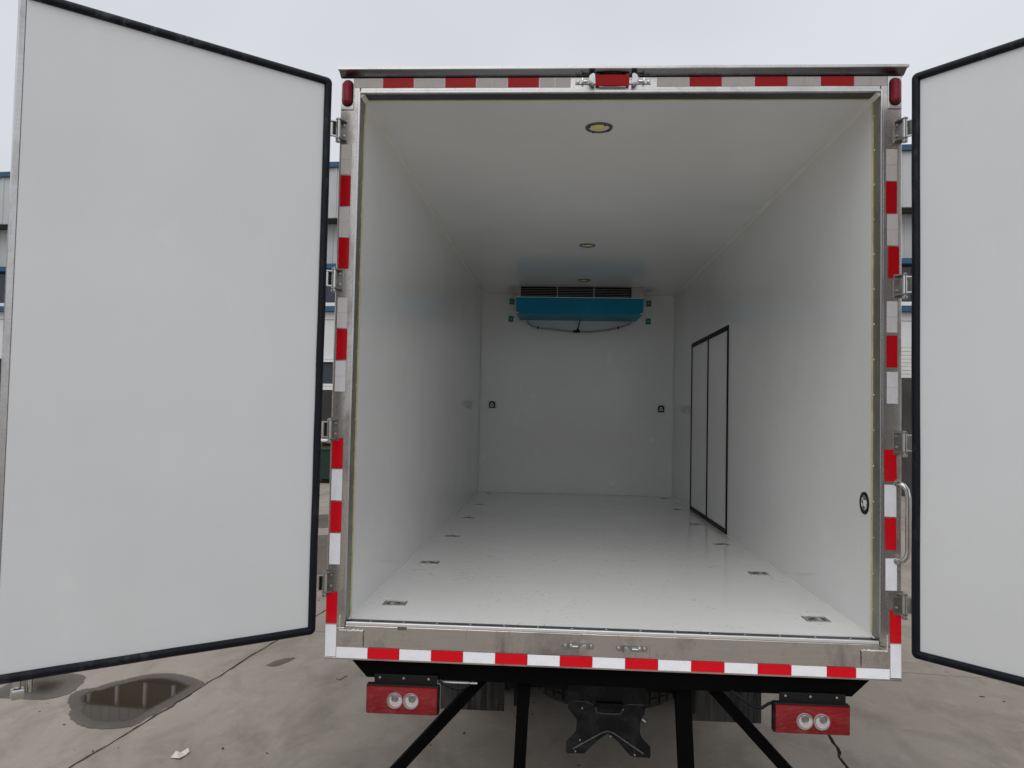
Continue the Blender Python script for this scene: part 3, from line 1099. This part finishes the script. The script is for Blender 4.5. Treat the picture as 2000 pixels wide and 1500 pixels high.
# ---- hinges
def hinge_leaf(sx, zc):
    e = empty('hinge', (sx * 1.228, 0.0, Z0 + zc), 0, TR)
    h = 0.040
    m = MB()
    m.box(-0.020, 0.020, -0.005, -0.0005, -h - 0.012, h + 0.010, 0.001)
    m.b.verts.ensure_lookup_table()
    for v in m.b.verts: v.co.x -= sx * 0.004
    for z in (-h - 0.004, h):
        poly = [(-sx * 0.022, -0.003), (-sx * 0.022, -0.010), (sx * 0.000, -0.048), (sx * 0.014, -0.052), (sx * 0.020, -0.040), (sx * 0.014, -0.003)]
        m.prism([(a, b, z) for a, b in poly], (0, 0, 0.005))
    m.build('leaf', 'strap_steel', e)
    m = MB()
    m.cyl((sx * 0.008, -0.038, -h + 0.002), (sx * 0.008, -0.038, h - 0.002), 0.0105, 14)
    m.build('barrel', 'chrome', e, 40)
    m = MB()
    m.cyl((sx * 0.008, -0.038, -h - 0.020), (sx * 0.008, -0.038, h + 0.010), 0.006, 10)
    m.lathe([(0.0, -0.012), (0.010, -0.011), (0.012, -0.006), (0.012, 0.0), (0.0, 0.0)], Matrix.Translation((sx * 0.008, -0.038, -h - 0.010)), 10)
    m.build('pin', 'bolt_steel', e, 40)
    for z in (-0.022, 0.026):
        m = MB()
        m.lathe([(0.0, 0.008), (0.005, 0.007), (0.0065, 0.004), (0.0065, 0.0)], facing((-sx * 0.010, -0.005, z)), 10)
        m.build('bolt', 'bolt_steel', e, 40)
    # strap reaching round to the door
    m = MB()
    n = 8
    pr = []
    for i in range(n + 1):
        t = i / n
        x = sx * (0.016 + 0.060 * t)
        y = -0.040 - 0.030 * t * t - 0.004
        pr.append((x, y))
    m.prism([(a, b, -h + 0.008) for a, b in pr] + [(a, b + 0.005, -h + 0.008) for a, b in reversed(pr)], (0, 0, 2 * h - 0.018))
    for z in (-h + 0.004, h - 0.010):
        m.prism([(sx * 0.014, -0.030, z), (sx * 0.014, -0.046, z), (sx * 0.080, -0.084, z), (sx * 0.080, -0.066, z)], (0, 0, 0.005))
    m.build('strap', 'chrome', e, 40)


for zc in (2.195, 1.520, 0.850, 0.180):
    hinge_leaf(-1, zc)
for zc in (2.195, 1.520, 0.847, 0.168):
    hinge_leaf(1, zc)

# ---- doors
def cargo_door(hx, hy, d, inner, label):
    """d: direction from hinge edge to free edge; inner = +1 when local +y is the inside face"""
    ang = math.atan2(d[1], d[0])
    w, zb, zt, th = 1.147, -0.012, 2.374, 0.088
    s = inner
    e = empty('cargo_door', (hx, hy, Z0), ang, TR)
    e['label'] = label

    def Y(a, b):
        return sorted((s * a, s * b))
    y0, y1 = Y(-0.020, -th)
    MB().box(0.010, w - 0.001, y0, y1, zb + 0.01, zt - 0.01, 0.003).build('door_skin', 'stainless_clean', e)
    y0, y1 = Y(-0.001, -0.0195)
    MB().box(0.030, w - 0.0205, y0, y1, zb + 0.030, zt - 0.030, 0.004).build('inner_panel', 'white_door', e)
    y0, y1 = Y(0.001, -0.0195)
    MB().box(w - 0.0195, w, y0, y1, zb + 0.002, zt - 0.002, 0.002).build('edge_trim', 'stainless_clean', e)
    # rubber seal, a bulging lip along three edges with rounded corners
    off, rc = 0.017, 0.007
    path = []
    x0_, zt_, zb_ = off, zt - off, zb + off
    path.append((w - 0.021, zt_))
    path.append((x0_ + rc + 0.4, zt_)); path.append((x0_ + rc + 0.02, zt_))
    for i in range(6):
        a = PI / 2 + (PI / 2) * i / 5
        path.append((x0_ + rc + rc * math.cos(a), zt_ - rc + rc * math.sin(a)))
    for i in range(1, 12):
        path.append((x0_ + rt.uniform(-0.0012, 0.0012), zt_ - rc - (zt_ - zb_ - 2 * rc) * i / 12))
    for i in range(6):
        a = PI + (PI / 2) * i / 5
        path.append((x0_ + rc + rc * math.cos(a), zb_ + rc + rc * math.sin(a)))
    path.append((x0_ + rc + 0.02, zb_))
    for i in range(1, 6):
        path.append((x0_ + rc + 0.02 + (w - 0.051 - x0_ - rc) * i / 6, zb_ + rt.uniform(-0.001, 0.001)))
    path.append((w - 0.021, zb_))
    m = MB()
    prof = [(-0.017, -0.019), (-0.017, 0.006), (-0.012, 0.014), (-0.003, 0.017), (0.008, 0.012), (0.015, 0.004), (0.017, -0.006), (0.017, -0.019)]
    rings = []
    P = [Vector((a, 0, b)) for a, b in path]
    for i, p in enumerate(P):
        t = (P[min(i + 1, len(P) - 1)] - P[max(i - 1, 0)]).normalized()
        nrm = Vector((t.z, 0, -t.x))           # towards the outside of the door
        if (p + nrm - Vector((w / 2, 0, (zt + zb) / 2))).length < (p - Vector((w / 2, 0, (zt + zb) / 2))).length:
            nrm = -nrm
        rings.append([m.b.verts.new(p + nrm * (-a) * -1 + Vector((0, s * b, 0))) for a, b in prof])
    k = len(prof)
    for a_, b2 in zip(rings, rings[1:]):
        for i in range(k):
            j = (i + 1) % k
            m.b.faces.new((a_[i], a_[j], b2[j], b2[i]))
    m.b.faces.new(rings[0]); m.b.faces.new(rings[-1])
    m.build('gasket', 'door_gasket', e, 50)
    # locking rod on the outside with its hooked ends
    yo = -s * 0.048
    for z, q in ((zb, -1), (zt, 1)):
        m = MB()
        m.cyl((w - 0.125, yo, z - q * 0.01), (w - 0.125, yo, z + q * 0.052), 0.010, 12)
        m.build('locking_rod', 'chrome', e, 40)
        m = MB()
        m.cyl((w - 0.088, yo, z - q * 0.01), (w - 0.088, yo, z + q * 0.045), 0.014, 12)
        z0_, z1_ = sorted((z + q * 0.030, z + q * 0.066))
        ya, yb = sorted((yo - s * 0.006, yo + s * 0.034))
        m.box(w - 0.108, w - 0.068, ya, yb, z0_, z1_, 0.005)
        m.build('lock_cam', 'chrome', e, 40)
    return e


dl = Vector((-0.766, -0.643)).normalized()
dr = Vector((0.650, -0.760)).normalized()
cargo_door(-1.236, -0.150, dl, 1, 'wide open rear door on the left, white inside with black seal')
cargo_door(1.207, -0.165, dr, -1, 'rear door on the right, swung open and cut by the picture edge')

# ---- grab handle on the right post
pts = []
zt_, zb_ = 0.660, 0.352
ctrl = [(1.222, -0.002, zt_ + 0.012), (1.226, -0.018, zt_ + 0.010), (1.236, -0.030, zt_ + 0.004), (1.246, -0.036, zt_ - 0.012), (1.250, -0.038, zt_ - 0.04),
        (1.250, -0.038, zb_ + 0.04), (1.246, -0.036, zb_ + 0.014), (1.236, -0.030, zb_), (1.226, -0.018, zb_ - 0.006), (1.222, -0.002, zb_ - 0.008)]
e = empty('grab_handle', (0, 0, Z0), 0, TR)
MB().tube(ctrl, 0.011, 12).build('bar', 'chrome', e, 50)
for z in (zt_ + 0.012, zb_ - 0.010):
    m = MB(); m.lathe([(0.0, 0.006), (0.014, 0.005), (0.017, 0.0)], facing((1.222, -0.001, z)), 14)
    m.build('foot', 'bolt_steel', e, 40)
m = MB(); m.lathe([(0.0, 0.006), (0.006, 0.005), (0.008, 0.0)], facing((1.226, -0.001, zb_ - 0.045)), 12)
m.build('bolt', 'bolt_steel', e, 40)

# ---- inside release on the right wall
e = empty('release_cup', (HW, 0.162, Z0 + 0.568), 0, TR)
Mw = Matrix.Rotation(-PI / 2, 4, 'Y')
m = MB(); m.lathe([(0.036, 0.0), (0.036, 0.004), (0.049, 0.005), (0.050, 0.0)], Mw, 28); m.build('bezel', 'lamp_black', e, 40)
m = MB(); m.lathe([(0.0365, 0.003), (0.030, 0.0015), (0.015, 0.001), (0.0, 0.001)], Mw, 28); m.build('bowl', 'chrome', e, 40)
m = MB(); m.lathe([(0.030, 0.0025), (0.026, 0.006), (0.023, 0.0025)], Mw, 28); m.build('ring', 'chrome', e, 40)
MB().box(-0.009, -0.002, -0.024, -0.002, -0.014, 0.014, 0.002).build('push_plate', 'lamp_board', e)

# ---- side loading door in the right wall
e = empty('side_door', (HW, 0, Z0), 0, TR)
y0, ym, y1, zt_ = 2.92, 3.745, 4.60, 1.694
MB().box(-0.004, 0.001, y0 + 0.04, ym - 0.022, 0.045, zt_ - 0.045, 0.001).build('door_leaf', 'white_liner', e)
MB().box(-0.004, 0.001, ym + 0.022, y1 - 0.04, 0.045, zt_ - 0.045, 0.001).build('door_leaf', 'white_liner', e)
MB().box(-0.010, 0.001, y0, y1, zt_ - 0.040, zt_, 0.003).build('seal', 'black_rubber', e)
MB().box(-0.010, 0.001, y0, y1, 0.003, 0.040, 0.003).build('seal', 'black_rubber', e)
for ya, yb in ((y0, y0 + 0.034), (ym - 0.018, ym + 0.018), (y1 - 0.036, y1)):
    MB().box(-0.0095, 0.001, ya, yb, 0.0405, zt_ - 0.0405, 0.003).build('seal', 'black_rubber', e)
# small blanking plates on the walls
part(MB().box(1.1465, 1.151, 4.88, 5.02, Z0 + 0.985, Z0 + 1.045, 0.002), 'blank_plate', 'white_liner')
part(MB().box(-1.151, -1.1465, 5.02, 5.14, Z0 + 0.985, Z0 + 1.045, 0.002), 'blank_plate', 'white_liner')

# ---- recessed lashing rings in the floor
def lashing(x, y, rz):
    e = empty('lashing_ring', (x, y, Z0), rz, TR)
    m = MB()
    for a in ((-0.056, 0.056, -0.046, -0.038), (-0.056, 0.056, 0.038, 0.046), (-0.056, -0.046, -0.038, 0.038), (0.046, 0.056, -0.038, 0.038)):
        m.box(a[0], a[1], a[2], a[3], 0.0, 0.0035, 0.001)
    m.build('pan_rim', 'bolt_steel', e)
    MB().box(-0.046, 0.046, -0.038, 0.038, 0.0, 0.0012).build('pan', 'unit_steel', e)
    m = MB()
    pts = [(0.033 * math.cos(a), -0.006 + 0.027 * math.sin(a), 0.0035) for a in (PI * i / 16 for i in range(17))]
    m.tube([(0.033, -0.028, 0.0035)] + pts + [(-0.033, -0.028, 0.0035)], 0.0036, 8)
    m.build('ring', 'strap_steel', e, 60)
    m = MB()
    m.lathe([(0.0, 0.0115), (0.008, 0.0108), (0.016, 0.0082), (0.022, 0.0048), (0.027, 0.0012)], Matrix.Translation((0, -0.004, 0)), 20)
    m.build('dished_plate', 'chrome', e, 60)
    return e


l0 = lashing(-1.005, 0.360, 0.0)
for k in range(1, 6):
    c = copy_tree(l0, TR); c.location = (-1.005, 0.36 + 1.043 * k, Z0)
for k in range(6):
    c = copy_tree(l0, TR); c.location = (0.998 + 0.005 * k, 0.340 + 1.05 * k, Z0); c.rotation_euler[2] = 0.02

# ---- lashing points on the front wall
for cx, cz in ((-1.003, 1.043), (1.004, 1.031)):
    e = empty('wall_ring', (cx, LL, Z0 + cz), 0, TR)
    MB().box(-0.046, 0.046, -0.005, 0.001, -0.046, 0.046, 0.002).build('plate', 'lamp_board', e)
    m = MB()
    pts = [(0.029 * math.cos(a), -0.012, 0.006 + 0.029 * math.sin(a)) for a in (PI * i / 10 for i in range(11))]
    pts = [(0.029, -0.012, -0.030)] + pts + [(-0.029, -0.012, -0.030)]
    m.tube(pts, 0.0095, 8, True); m.build('ring', 'black_rubber', e, 60)
    m = MB(); m.lathe([(0.0, 0.006), (0.014, 0.005), (0.016, 0.0)], facing((0, -0.005, 0.0)), 16); m.build('boss', 'unit_steel', e, 40)
    m = MB()
    for a, b in ((-1, -1), (1, -1), (-1, 1), (1, 1)):
        m.cyl((a * 0.037, -0.005, b * 0.037), (a * 0.037, -0.008, b * 0.037), 0.005, 8)
    m.build('screws', 'black_rubber', e)['kind'] = 'stuff'

# ---- round ceiling lights, unlit
Md = Matrix.Rotation(PI, 4, 'X')
for cx, cy, r in ((-0.050, 0.420, 0.0), (0.002, 3.095, 0.8), (0.034, 4.778, 1.9)):
    e = empty('ceiling_light', (cx, cy, Z0 + HH), r, TR)
    m = MB(); m.lathe([(0.050, 0.0), (0.050, 0.005), (0.056, 0.009), (0.067, 0.006), (0.069, 0.0)], Md, 36); m.build('bezel', 'lamp_ring', e, 50)
    m = MB(); m.lathe([(0.0, 0.002), (0.051, 0.002), (0.051, 0.0)], Md, 36); m.build('board', 'lamp_board', e, 40)
    m = MB(); m.lathe([(0.0, 0.0045), (0.034, 0.0042), (0.037, 0.002)], Md, 36); m.build('phosphor_disc', 'phosphor', e, 40)
    for k in range(4):
        a = 0.5 + k * PI / 2
        m = MB(); m.cyl((0.055 * math.cos(a), 0.055 * math.sin(a), -0.0075), (0.055 * math.cos(a), 0.055 * math.sin(a), -0.0115), 0.005, 8)
        m.build('screw', 'lamp_black', e)

# ---- cooling unit under the ceiling
YU = 5.20
e = empty('cooling_unit', (0, YU, Z0), 0, TR)
MB().box(-0.655, 0.575, 0.03, LL - YU, 2.262, 2.370).build('coil', 'black_paint', e)
MB().box(-0.700, -0.657, 0.0, LL - YU, 2.256, 2.3735, 0.002).build('end_cap', 'unit_steel', e)
MB().box(0.578, 0.708, 0.0, LL - YU, 2.256, 2.3735, 0.002).build('end_cap', 'unit_steel', e)
for k in range(3):
    xa = -0.652 + k * 0.409
    for t in range(5):
        MB().box(xa, xa + 0.402, 0.004, 0.026, 2.272 + t * 0.019, 2.2745 + t * 0.019).build('grille_slat', 'unit_steel', e)
    if k:
        MB().box(xa - 0.0065, xa - 0.0005, 0.0, 0.028, 2.2585, 2.373).build('grille_bar', 'lamp_board', e)
MB().box(-0.706, 0.714, -0.006, 0.02, 2.2475, 2.2555, 0.001).build('edge_strip', 'lamp_board', e)
m = MB()
m.prism([(-0.708, -0.004, 2.247), (0.714, -0.004, 2.247), (0.708, -0.004, 2.066), (-0.704, -0.004, 2.066)], (0, 0.03, 0))
m.build('cover', 'unit_film', e)
m = MB()
m.prism([(-0.703, 0.0265, 2.066), (0.707, 0.0265, 2.066), (0.69, LL - YU - 0.002, 2.066), (-0.69, LL - YU - 0.002, 2.066)], (0, 0, 0.012))
m.build('drip_tray', 'unit_film', e)
MB().box(-0.69, 0.69, 0.027, LL - YU - 0.002, 2.0785, 2.2470).build('casing', 'unit_steel', e)
for sx in (-1, 1):           # peeled film corners
    m = MB(); m.prism([(sx * 0.705, -0.0045, 2.092), (sx * 0.672, -0.0045, 2.068), (sx * 0.703, -0.0045, 2.068)], (0, -0.002, 0))
    m.build('bare_corner', 'lamp_board', e)


def hang(x0, z0, x1, z1, sag, y, n=14):
    return [(x0 + (x1 - x0) * i / n, y, z0 + (z1 - z0) * i / n - sag * 4 * (i / n) * (1 - i / n)) for i in range(n + 1)]


yh = LL - YU - 0.06
MB().tube([(-0.60, yh - 0.05, 2.06), (-0.585, yh, 2.02), (-0.53, yh, 1.985), (-0.44, yh, 1.966), (-0.30, yh, 1.955), (-0.15, yh, 1.938), (-0.035, yh, 1.932)], 0.012, 8).build('drain_hose', 'hose', e, 60)
MB().tube([(0.65, yh - 0.05, 2.07), (0.61, yh, 2.03), (0.53, yh, 1.998), (0.42, yh, 1.968), (0.30, yh, 1.945), (0.15, yh, 1.930), (0.025, yh, 1.932)], 0.012, 8).build('drain_hose', 'hose', e, 60)
m = MB(); m.cyl((-0.05, yh, 1.932), (0.03, yh, 1.934), 0.015, 10); m.cyl((-0.008, yh, 1.92), (0.006, yh - 0.01, 1.965), 0.014, 10)
m.build('tee_fitting', 'black_rubber', e, 40)
MB().tube([(0.0, yh - 0.01, 1.96), (0.012, yh - 0.02, 2.0), (0.03, yh - 0.05, 2.07)], 0.006, 6).build('cable', 'black_rubber', e, 60)
for x, z in ((-0.47, 1.971), (0.48, 1.983)):
    m = MB(); m.cyl((x - 0.008, yh, z), (x + 0.008, yh, z), 0.0165, 10); m.build('hose_clip', 'black_rubber', e, 40)
for x, z, r in ((-0.790, 2.289, 0.06), (0.842, 2.284, -0.05), (-0.798, 2.078, 0.12), (0.839, 2.070, -0.02)):
    p = empty('fixing_pad', (x, LL, Z0 + z), 0, TR)
    p.rotation_euler = (0, r, 0)
    MB().box(-0.030, 0.030, -0.007, 0.001, -0.036, 0.036, 0.002).build('pad', 'teal_pad', p)
    m = MB(); m.cyl((0, -0.007, 0), (0, -0.013, 0), 0.006, 8); m.build('bolt', 'bolt_steel', p)

# ---- black skirt, lamps, guard and chassis below the box
m = MB()
m.prism([(-1.125, 0.020, Z0 - 0.1625), (1.122, 0.020, Z0 - 0.1625), (1.042, 0.020, Z0 - 0.240), (-1.052, 0.020, Z0 - 0.240)], (0, 0.10, 0))
part(m, 'rear_skirt', 'black_paint')


def tail_lamp(xa, xb, zt_, zb_, cups, label):
    e = empty('tail_lamp', ((xa + xb) / 2, 0, (zt_ + zb_) / 2), 0, TR)
    w, h = (xb - xa) / 2, (zt_ - zb_) / 2
    MB().box(-w + 0.030, w - 0.012, 0.000, 0.006, h - 0.004, h + 0.040, 0.001).build('bracket', 'lamp_black', e)
    m = MB()
    for x in (-w + 0.055, 0.0, w - 0.05):
        m.lathe([(0.0, 0.005), (0.005, 0.004), (0.006, 0.0)], facing((x, 0.0, h + 0.026)), 10)
    o = m.build('bolts', 'bolt_steel', e, 40); o['kind'] = 'stuff'
    MB().box(-w, w, -0.020, 0.014, -h, h + 0.002, 0.005).build('housing', 'lamp_black', e)
    m = MB()
    m.box(-w + 0.006, w - 0.006, -0.034, -0.0205, -h + 0.003, h - 0.003, 0.005)
    m.build('lens', 'red_lens', e, 40)
    for cx, cz in cups:
        c = MB(); r = 0.0345
        M_ = facing((cx, -0.0345, cz))
        c.lathe([(r, 0.0), (r, 0.005), (r * 0.93, 0.006), (r * 0.90, 0.0015), (0, 0.001)], M_, 32)
        cup = c.build('reversing_cup', 'cup_clear', e, 40)
        # fluted silver bowl, set a little high like the photo's viewing angle shows it
        c = MB()
        ox, oz = (0.006 if cx > 0 else 0.001), 0.0105
        M2 = facing((cx, -0.0362, cz))
        c = MB()
        n = 30
        for i in range(n):
            a0, a1 = PI * 0.86 + 1.28 * PI * i / n, PI * 0.86 + 1.28 * PI * (i + 0.6) / n
            q = []
            for big, a in ((1, a0), (1, a1), (0, a1), (0, a0)):
                if big: q.append((0.004 * (ox > 0) + 0.0275 * math.cos(a), 0.001 + 0.0275 * math.sin(a), 0.0005))
                else: q.append((ox + 0.0165 * math.cos(a), oz + 0.0165 * math.sin(a), 0.0030))
            c.b.faces.new([c.b.verts.new(M2 @ Vector(p)) for p in q])
        c.build('flute_ring', 'lamp_board', cup)
        M3 = facing((cx + ox, -0.0362, cz + oz))
        c = MB(); c.lathe([(0.0165, 0.0032), (0.0155, 0.0040), (0.0130, 0.0038), (0.0120, 0.001), (0.0, 0.0008)], M3, 24)
        c.build('bulb_hole', 'strap_steel', cup, 40)
    # wrinkled protective film still stretched over the lens
    m = MB()
    nx, nz_ = 26, 12
    rr = random.Random(label)
    g = []
    for i in range(nx + 1):
        col = []
        for j in range(nz_ + 1):
            x = -w - 0.006 + (2 * w + 0.012) * i / nx
            z = -h - 0.006 + (2 * h + 0.004) * j / nz_
            y = -0.045 + 0.0022 * math.sin(x * 90 + z * 60) + rr.uniform(-1, 1) * 0.0016
            if i in (0, nx): y = -0.012
            if j == 0: y += 0.012
            col.append(m.b.verts.new((x, y, z)))
        g.append(col)
    for i in range(nx):
        for j in range(nz_):
            if (j >= nz_ - 3 and (i < (j - nz_ + 4) * 1.6 or i > nx - (j - nz_ + 4) * 2.4)):
                continue
            m.b.faces.new((g[i][j], g[i + 1][j], g[i + 1][j + 1], g[i][j + 1]))
    m.build('film', 'clear_film', e)
    e['label'] = label
    return e


tail_lamp(-1.043, -0.723, 0.842, 0.720, ((-0.030, 0.002), (0.040, 0.002)), 'red tail lamp on the left with torn film peeling at its corners')
tail_lamp(0.703, 1.022, 0.834, 0.712, ((-0.034, -0.004), (0.036, -0.004)), 'red tail lamp on the right with a black cable entering it')
MB().tube([(0.46, 0.12, 0.888), (0.507, 0.06, 0.872), (0.54, 0.02, 0.862), (0.571, -0.01, 0.847), (0.605, -0.02, 0.824), (0.631, -0.02, 0.812), (0.657, -0.02, 0.812), (0.684, -0.01, 0.826), (0.72, 0.01, 0.83)], 0.0065, 8).build('lamp_cable', 'black_rubber', TR, 60)
MB().tube([(-0.73, 0.0, 0.862), (-0.70, -0.01, 0.852), (-0.672, -0.01, 0.840), (-0.632, -0.01, 0.832), (-0.60, 0.0, 0.846), (-0.56, 0.05, 0.872)], 0.0065, 8).build('lamp_cable', 'black_rubber', TR, 60)
part(MB().box(-0.745, -0.560, 0.005, 0.018, Z0 - 0.2475, Z0 - 0.2425, 0.001), 'gap_light', 'polished_lip')  # bright strip in place of light showing through a gap

# under-run guard below the picture edge, with its struts
e = empty('underrun_guard', (0, 0, 0), 0, TR)
MB().box(-1.12, 1.12, -0.02, 0.06, 0.32, 0.42, 0.010).build('guard_bar', 'black_paint', e)
for a, b, w in (((-0.355, 0.06, 0.90), (-0.372, 0.02, 0.44), 0.026), ((0.335, 0.06, 0.90), (0.356, 0.02, 0.44), 0.033)):
    m = MB(); a, b = Vector(a), Vector(b)
    m.prism([a + Vector((-w, 0, 0)), a + Vector((w, 0, 0)), b + Vector((w, 0, 0)), b + Vector((-w, 0, 0))], (0, 0.05, 0))
    m.build('strut', 'black_paint', e)
for a, b in (((-0.50, 0.08, 0.90), (-0.945, 0.02, 0.42)), ((0.43, 0.08, 0.89), (0.885, 0.02, 0.42))):
    m = MB(); a, b = Vector(a), Vector(b)
    d = (b - a).normalized(); nrm = Vector((-d.z, 0, d.x)).normalized() * 0.023
    m.prism([a + nrm, a - nrm, b - nrm, b + nrm], (0, 0.05, 0))
    m.build('strut', 'black_paint', e)

# pressed spare wheel carrier under the middle
XP = [(-0.161, 0.80), (-0.155, 0.657), (-0.113, 0.604), (-0.117, 0.549), (-0.137, 0.524), (-0.162, 0.498), (-0.163, 0.458), (-0.156, 0.448),
      (-0.078, 0.451), (-0.021, 0.509), (0.031, 0.548), (0.079, 0.513), (0.135, 0.452), (0.152, 0.445), (0.227, 0.444), (0.232, 0.456),
      (0.229, 0.493), (0.193, 0.528), (0.181, 0.552), (0.182, 0.607), (0.202, 0.647), (0.206, 0.80)]
e = empty('spare_carrier', (0, 0.30, 0), 0, TR)
m = MB(); m.prism([(a, 0, b) for a, b in XP], (0, 0.012, 0)); m.build('plate', 'dusty_black', e)
MB().tube([(-0.131, -0.004, 0.472), (-0.06, -0.006, 0.515), (0.003, -0.006, 0.552), (0.030, -0.006, 0.561), (0.058, -0.006, 0.553), (0.12, -0.006, 0.513), (0.197, -0.004, 0.464)], 0.0042, 6).build('pressed_rib', 'rib_grey', e, 60)
m = MB()
for q in (((-0.130, 0.692), (-0.070, 0.691), (-0.039, 0.679)), ((0.101, 0.680), (0.131, 0.687), (0.199, 0.686))):
    m.tube([(a, -0.002, b) for a, b in q], 0.0022, 5)
m.build('bent_edge', 'rib_grey', e)
MB().box(-0.026, 0.099, -0.030, -0.001, 0.676, 0.697, 0.003).build('cross_bar', 'chassis_black', e)
MB().tube([(-0.027, -0.004, 0.668), (-0.022, -0.006, 0.645), (0.0, -0.006, 0.641), (0.07, -0.006, 0.641), (0.092, -0.006, 0.645), (0.099, -0.004, 0.668)], 0.003, 6).build('slot_edge', 'rib_grey', e)
MB().box(0.027, 0.034, -0.006, -0.001, 0.565, 0.640, 0.001).build('weld_seam', 'dusty_black', e)
m = MB()
for a, b in ((-0.098, 0.512), (0.125, 0.51), (-0.119, 0.459), (0.158, 0.455), (0.045, 0.535), (0.1, 0.66), (-0.09, 0.66)):
    m.lathe([(0.0, 0.004), (0.004, 0.003), (0.005, 0.0)], facing((a, 0.0, b)), 8)
m.build('rivets', 'unit_steel', e)['kind'] = 'stuff'
m = MB(); m.cyl((0.19, 0.06, 0.60), (0.21, 0.06, 0.585), 0.012, 8); m.build('grease_nipple', 'bolt_steel', e, 40)

# frame rails and cross members
for sx in (-1, 1):
    part(MB().box(sx * 0.37 - 0.035, sx * 0.37 + 0.035, 0.13, 8.2, 0.72, 0.93), 'chassis_rail', 'chassis_black')
part(MB().box(-0.334, 0.334, 0.32, 0.42, 0.74, 0.92), 'cross_member', 'chassis_black')
part(MB().box(-1.15, 1.15, 0.125, 5.8, 0.935, 0.99), 'box_underframe', 'chassis_black')
m = MB(); m.cyl((-1.0, 2.45, 0.42), (1.0, 2.45, 0.42), 0.07, 12); bmesh.ops.create_uvsphere(m.b, u_segments=16, v_segments=10, radius=0.19, matrix=Matrix.Translation((0.0, 2.45, 0.43)))
part(m, 'rear_axle', 'chassis_black', smooth=50)
m = MB(); m.cyl((0.37, 1.6, 0.62), (0.37, 3.2, 0.62), 0.04, 8)
part(m, 'leaf_spring', 'chassis_black')
m = MB(); m.cyl((-0.37, 1.6, 0.62), (-0.37, 3.2, 0.62), 0.04, 8)
part(m, 'leaf_spring', 'chassis_black')

# mud flaps
part(MB().box(-0.875, -0.505, 1.10, 1.112, 0.325, 0.92, 0.002), 'mud_flap', 'dirty_flap')
part(MB().box(0.535, 0.950, 1.10, 1.112, 0.318, 0.92, 0.002), 'mud_flap', 'dirty_flap')

# wheels
def wheel(x, y):
    e = empty('wheel', (x, y, 0.40), 0, TR)
    r, w = 0.40, 0.105
    MX = Matrix.Rotation(PI / 2, 4, 'Y')
    m = MB()
    m.lathe([(0.24, -w * 0.8), (0.33, -w), (r - 0.02, -w * 0.92), (r - 0.008, -w * 0.8), (r - 0.008, w * 0.8), (r - 0.02, w * 0.92), (0.33, w), (0.24, w * 0.8)], MX, 40)
    for k in range(40):      # tread blocks
        a = 2 * PI * k / 40
        for q in (-0.062, -0.021, 0.021, 0.062):
            m.box(q - 0.016, q + 0.016, -0.022, 0.022, r - 0.012, r - 0.0005, M=Matrix.Rotation(a + (0.04 if q > 0 else 0), 4, 'X'))
    m.build('tyre', 'tyre', e, 30)
    m = MB()
    m.lathe([(0.24, -w * 0.75), (0.22, -w * 0.5), (0.20, 0.0), (0.08, 0.03), (0.0, 0.03)], MX, 28)
    m.lathe([(0.24, w * 0.75), (0.22, w * 0.5), (0.20, 0.02)], MX, 28)
    m.build('rim', 'steel_rim', e, 40)
    return e


w0 = wheel(-0.60, 2.45)
for x, y in ((-0.86, 2.45), (0.60, 2.45), (0.86, 2.45), (-0.90, 6.6), (0.90, 6.6)):
    c = copy_tree(w0, TR); c.location = (x, y, 0.40)
c = copy_tree(w0, TR)          # spare, slung flat behind the carrier
c.name = 'spare_wheel'
c.location = (0.05, 0.84, 0.69)
c.rotation_euler = (0, PI / 2, 0)
# unseen boxes and rails added to keep light out from under the truck
for sx in (-1, 1):
    a, b = sorted((sx * 0.55, sx * 1.12))
    part(MB().box(a, b, 3.3, 4.7, 0.38, 0.90, 0.02), 'shade_box', 'chassis_black')
    a, b = sorted((sx * 1.14, sx * 1.17))
    for z in (0.42, 0.62):
        part(MB().box(a, b, 3.0, 5.9, z, z + 0.10, 0.004), 'shade_rail', 'black_paint')

# cab, hidden behind the box
m = MB()
m.prism([(-1.05, 6.05, 0.55), (-1.05, 7.75, 0.55), (-1.05, 7.85, 1.35), (-1.05, 7.45, 2.35), (-1.05, 6.05, 2.40)], (2.10, 0, 0))
bmesh.ops.bevel(m.b, geom=list(m.b.edges), offset=0.05, segments=2, affect='EDGES')
part(m, 'cab', 'white_outside', smooth=40)
m = MB(); m.prism([(-0.95, 7.84, 1.45), (0.95, 7.84, 1.45), (0.90, 7.50, 2.25), (-0.90, 7.50, 2.25)], (0, 0.03, 0.01))
part(m, 'windscreen', 'pane_glass')
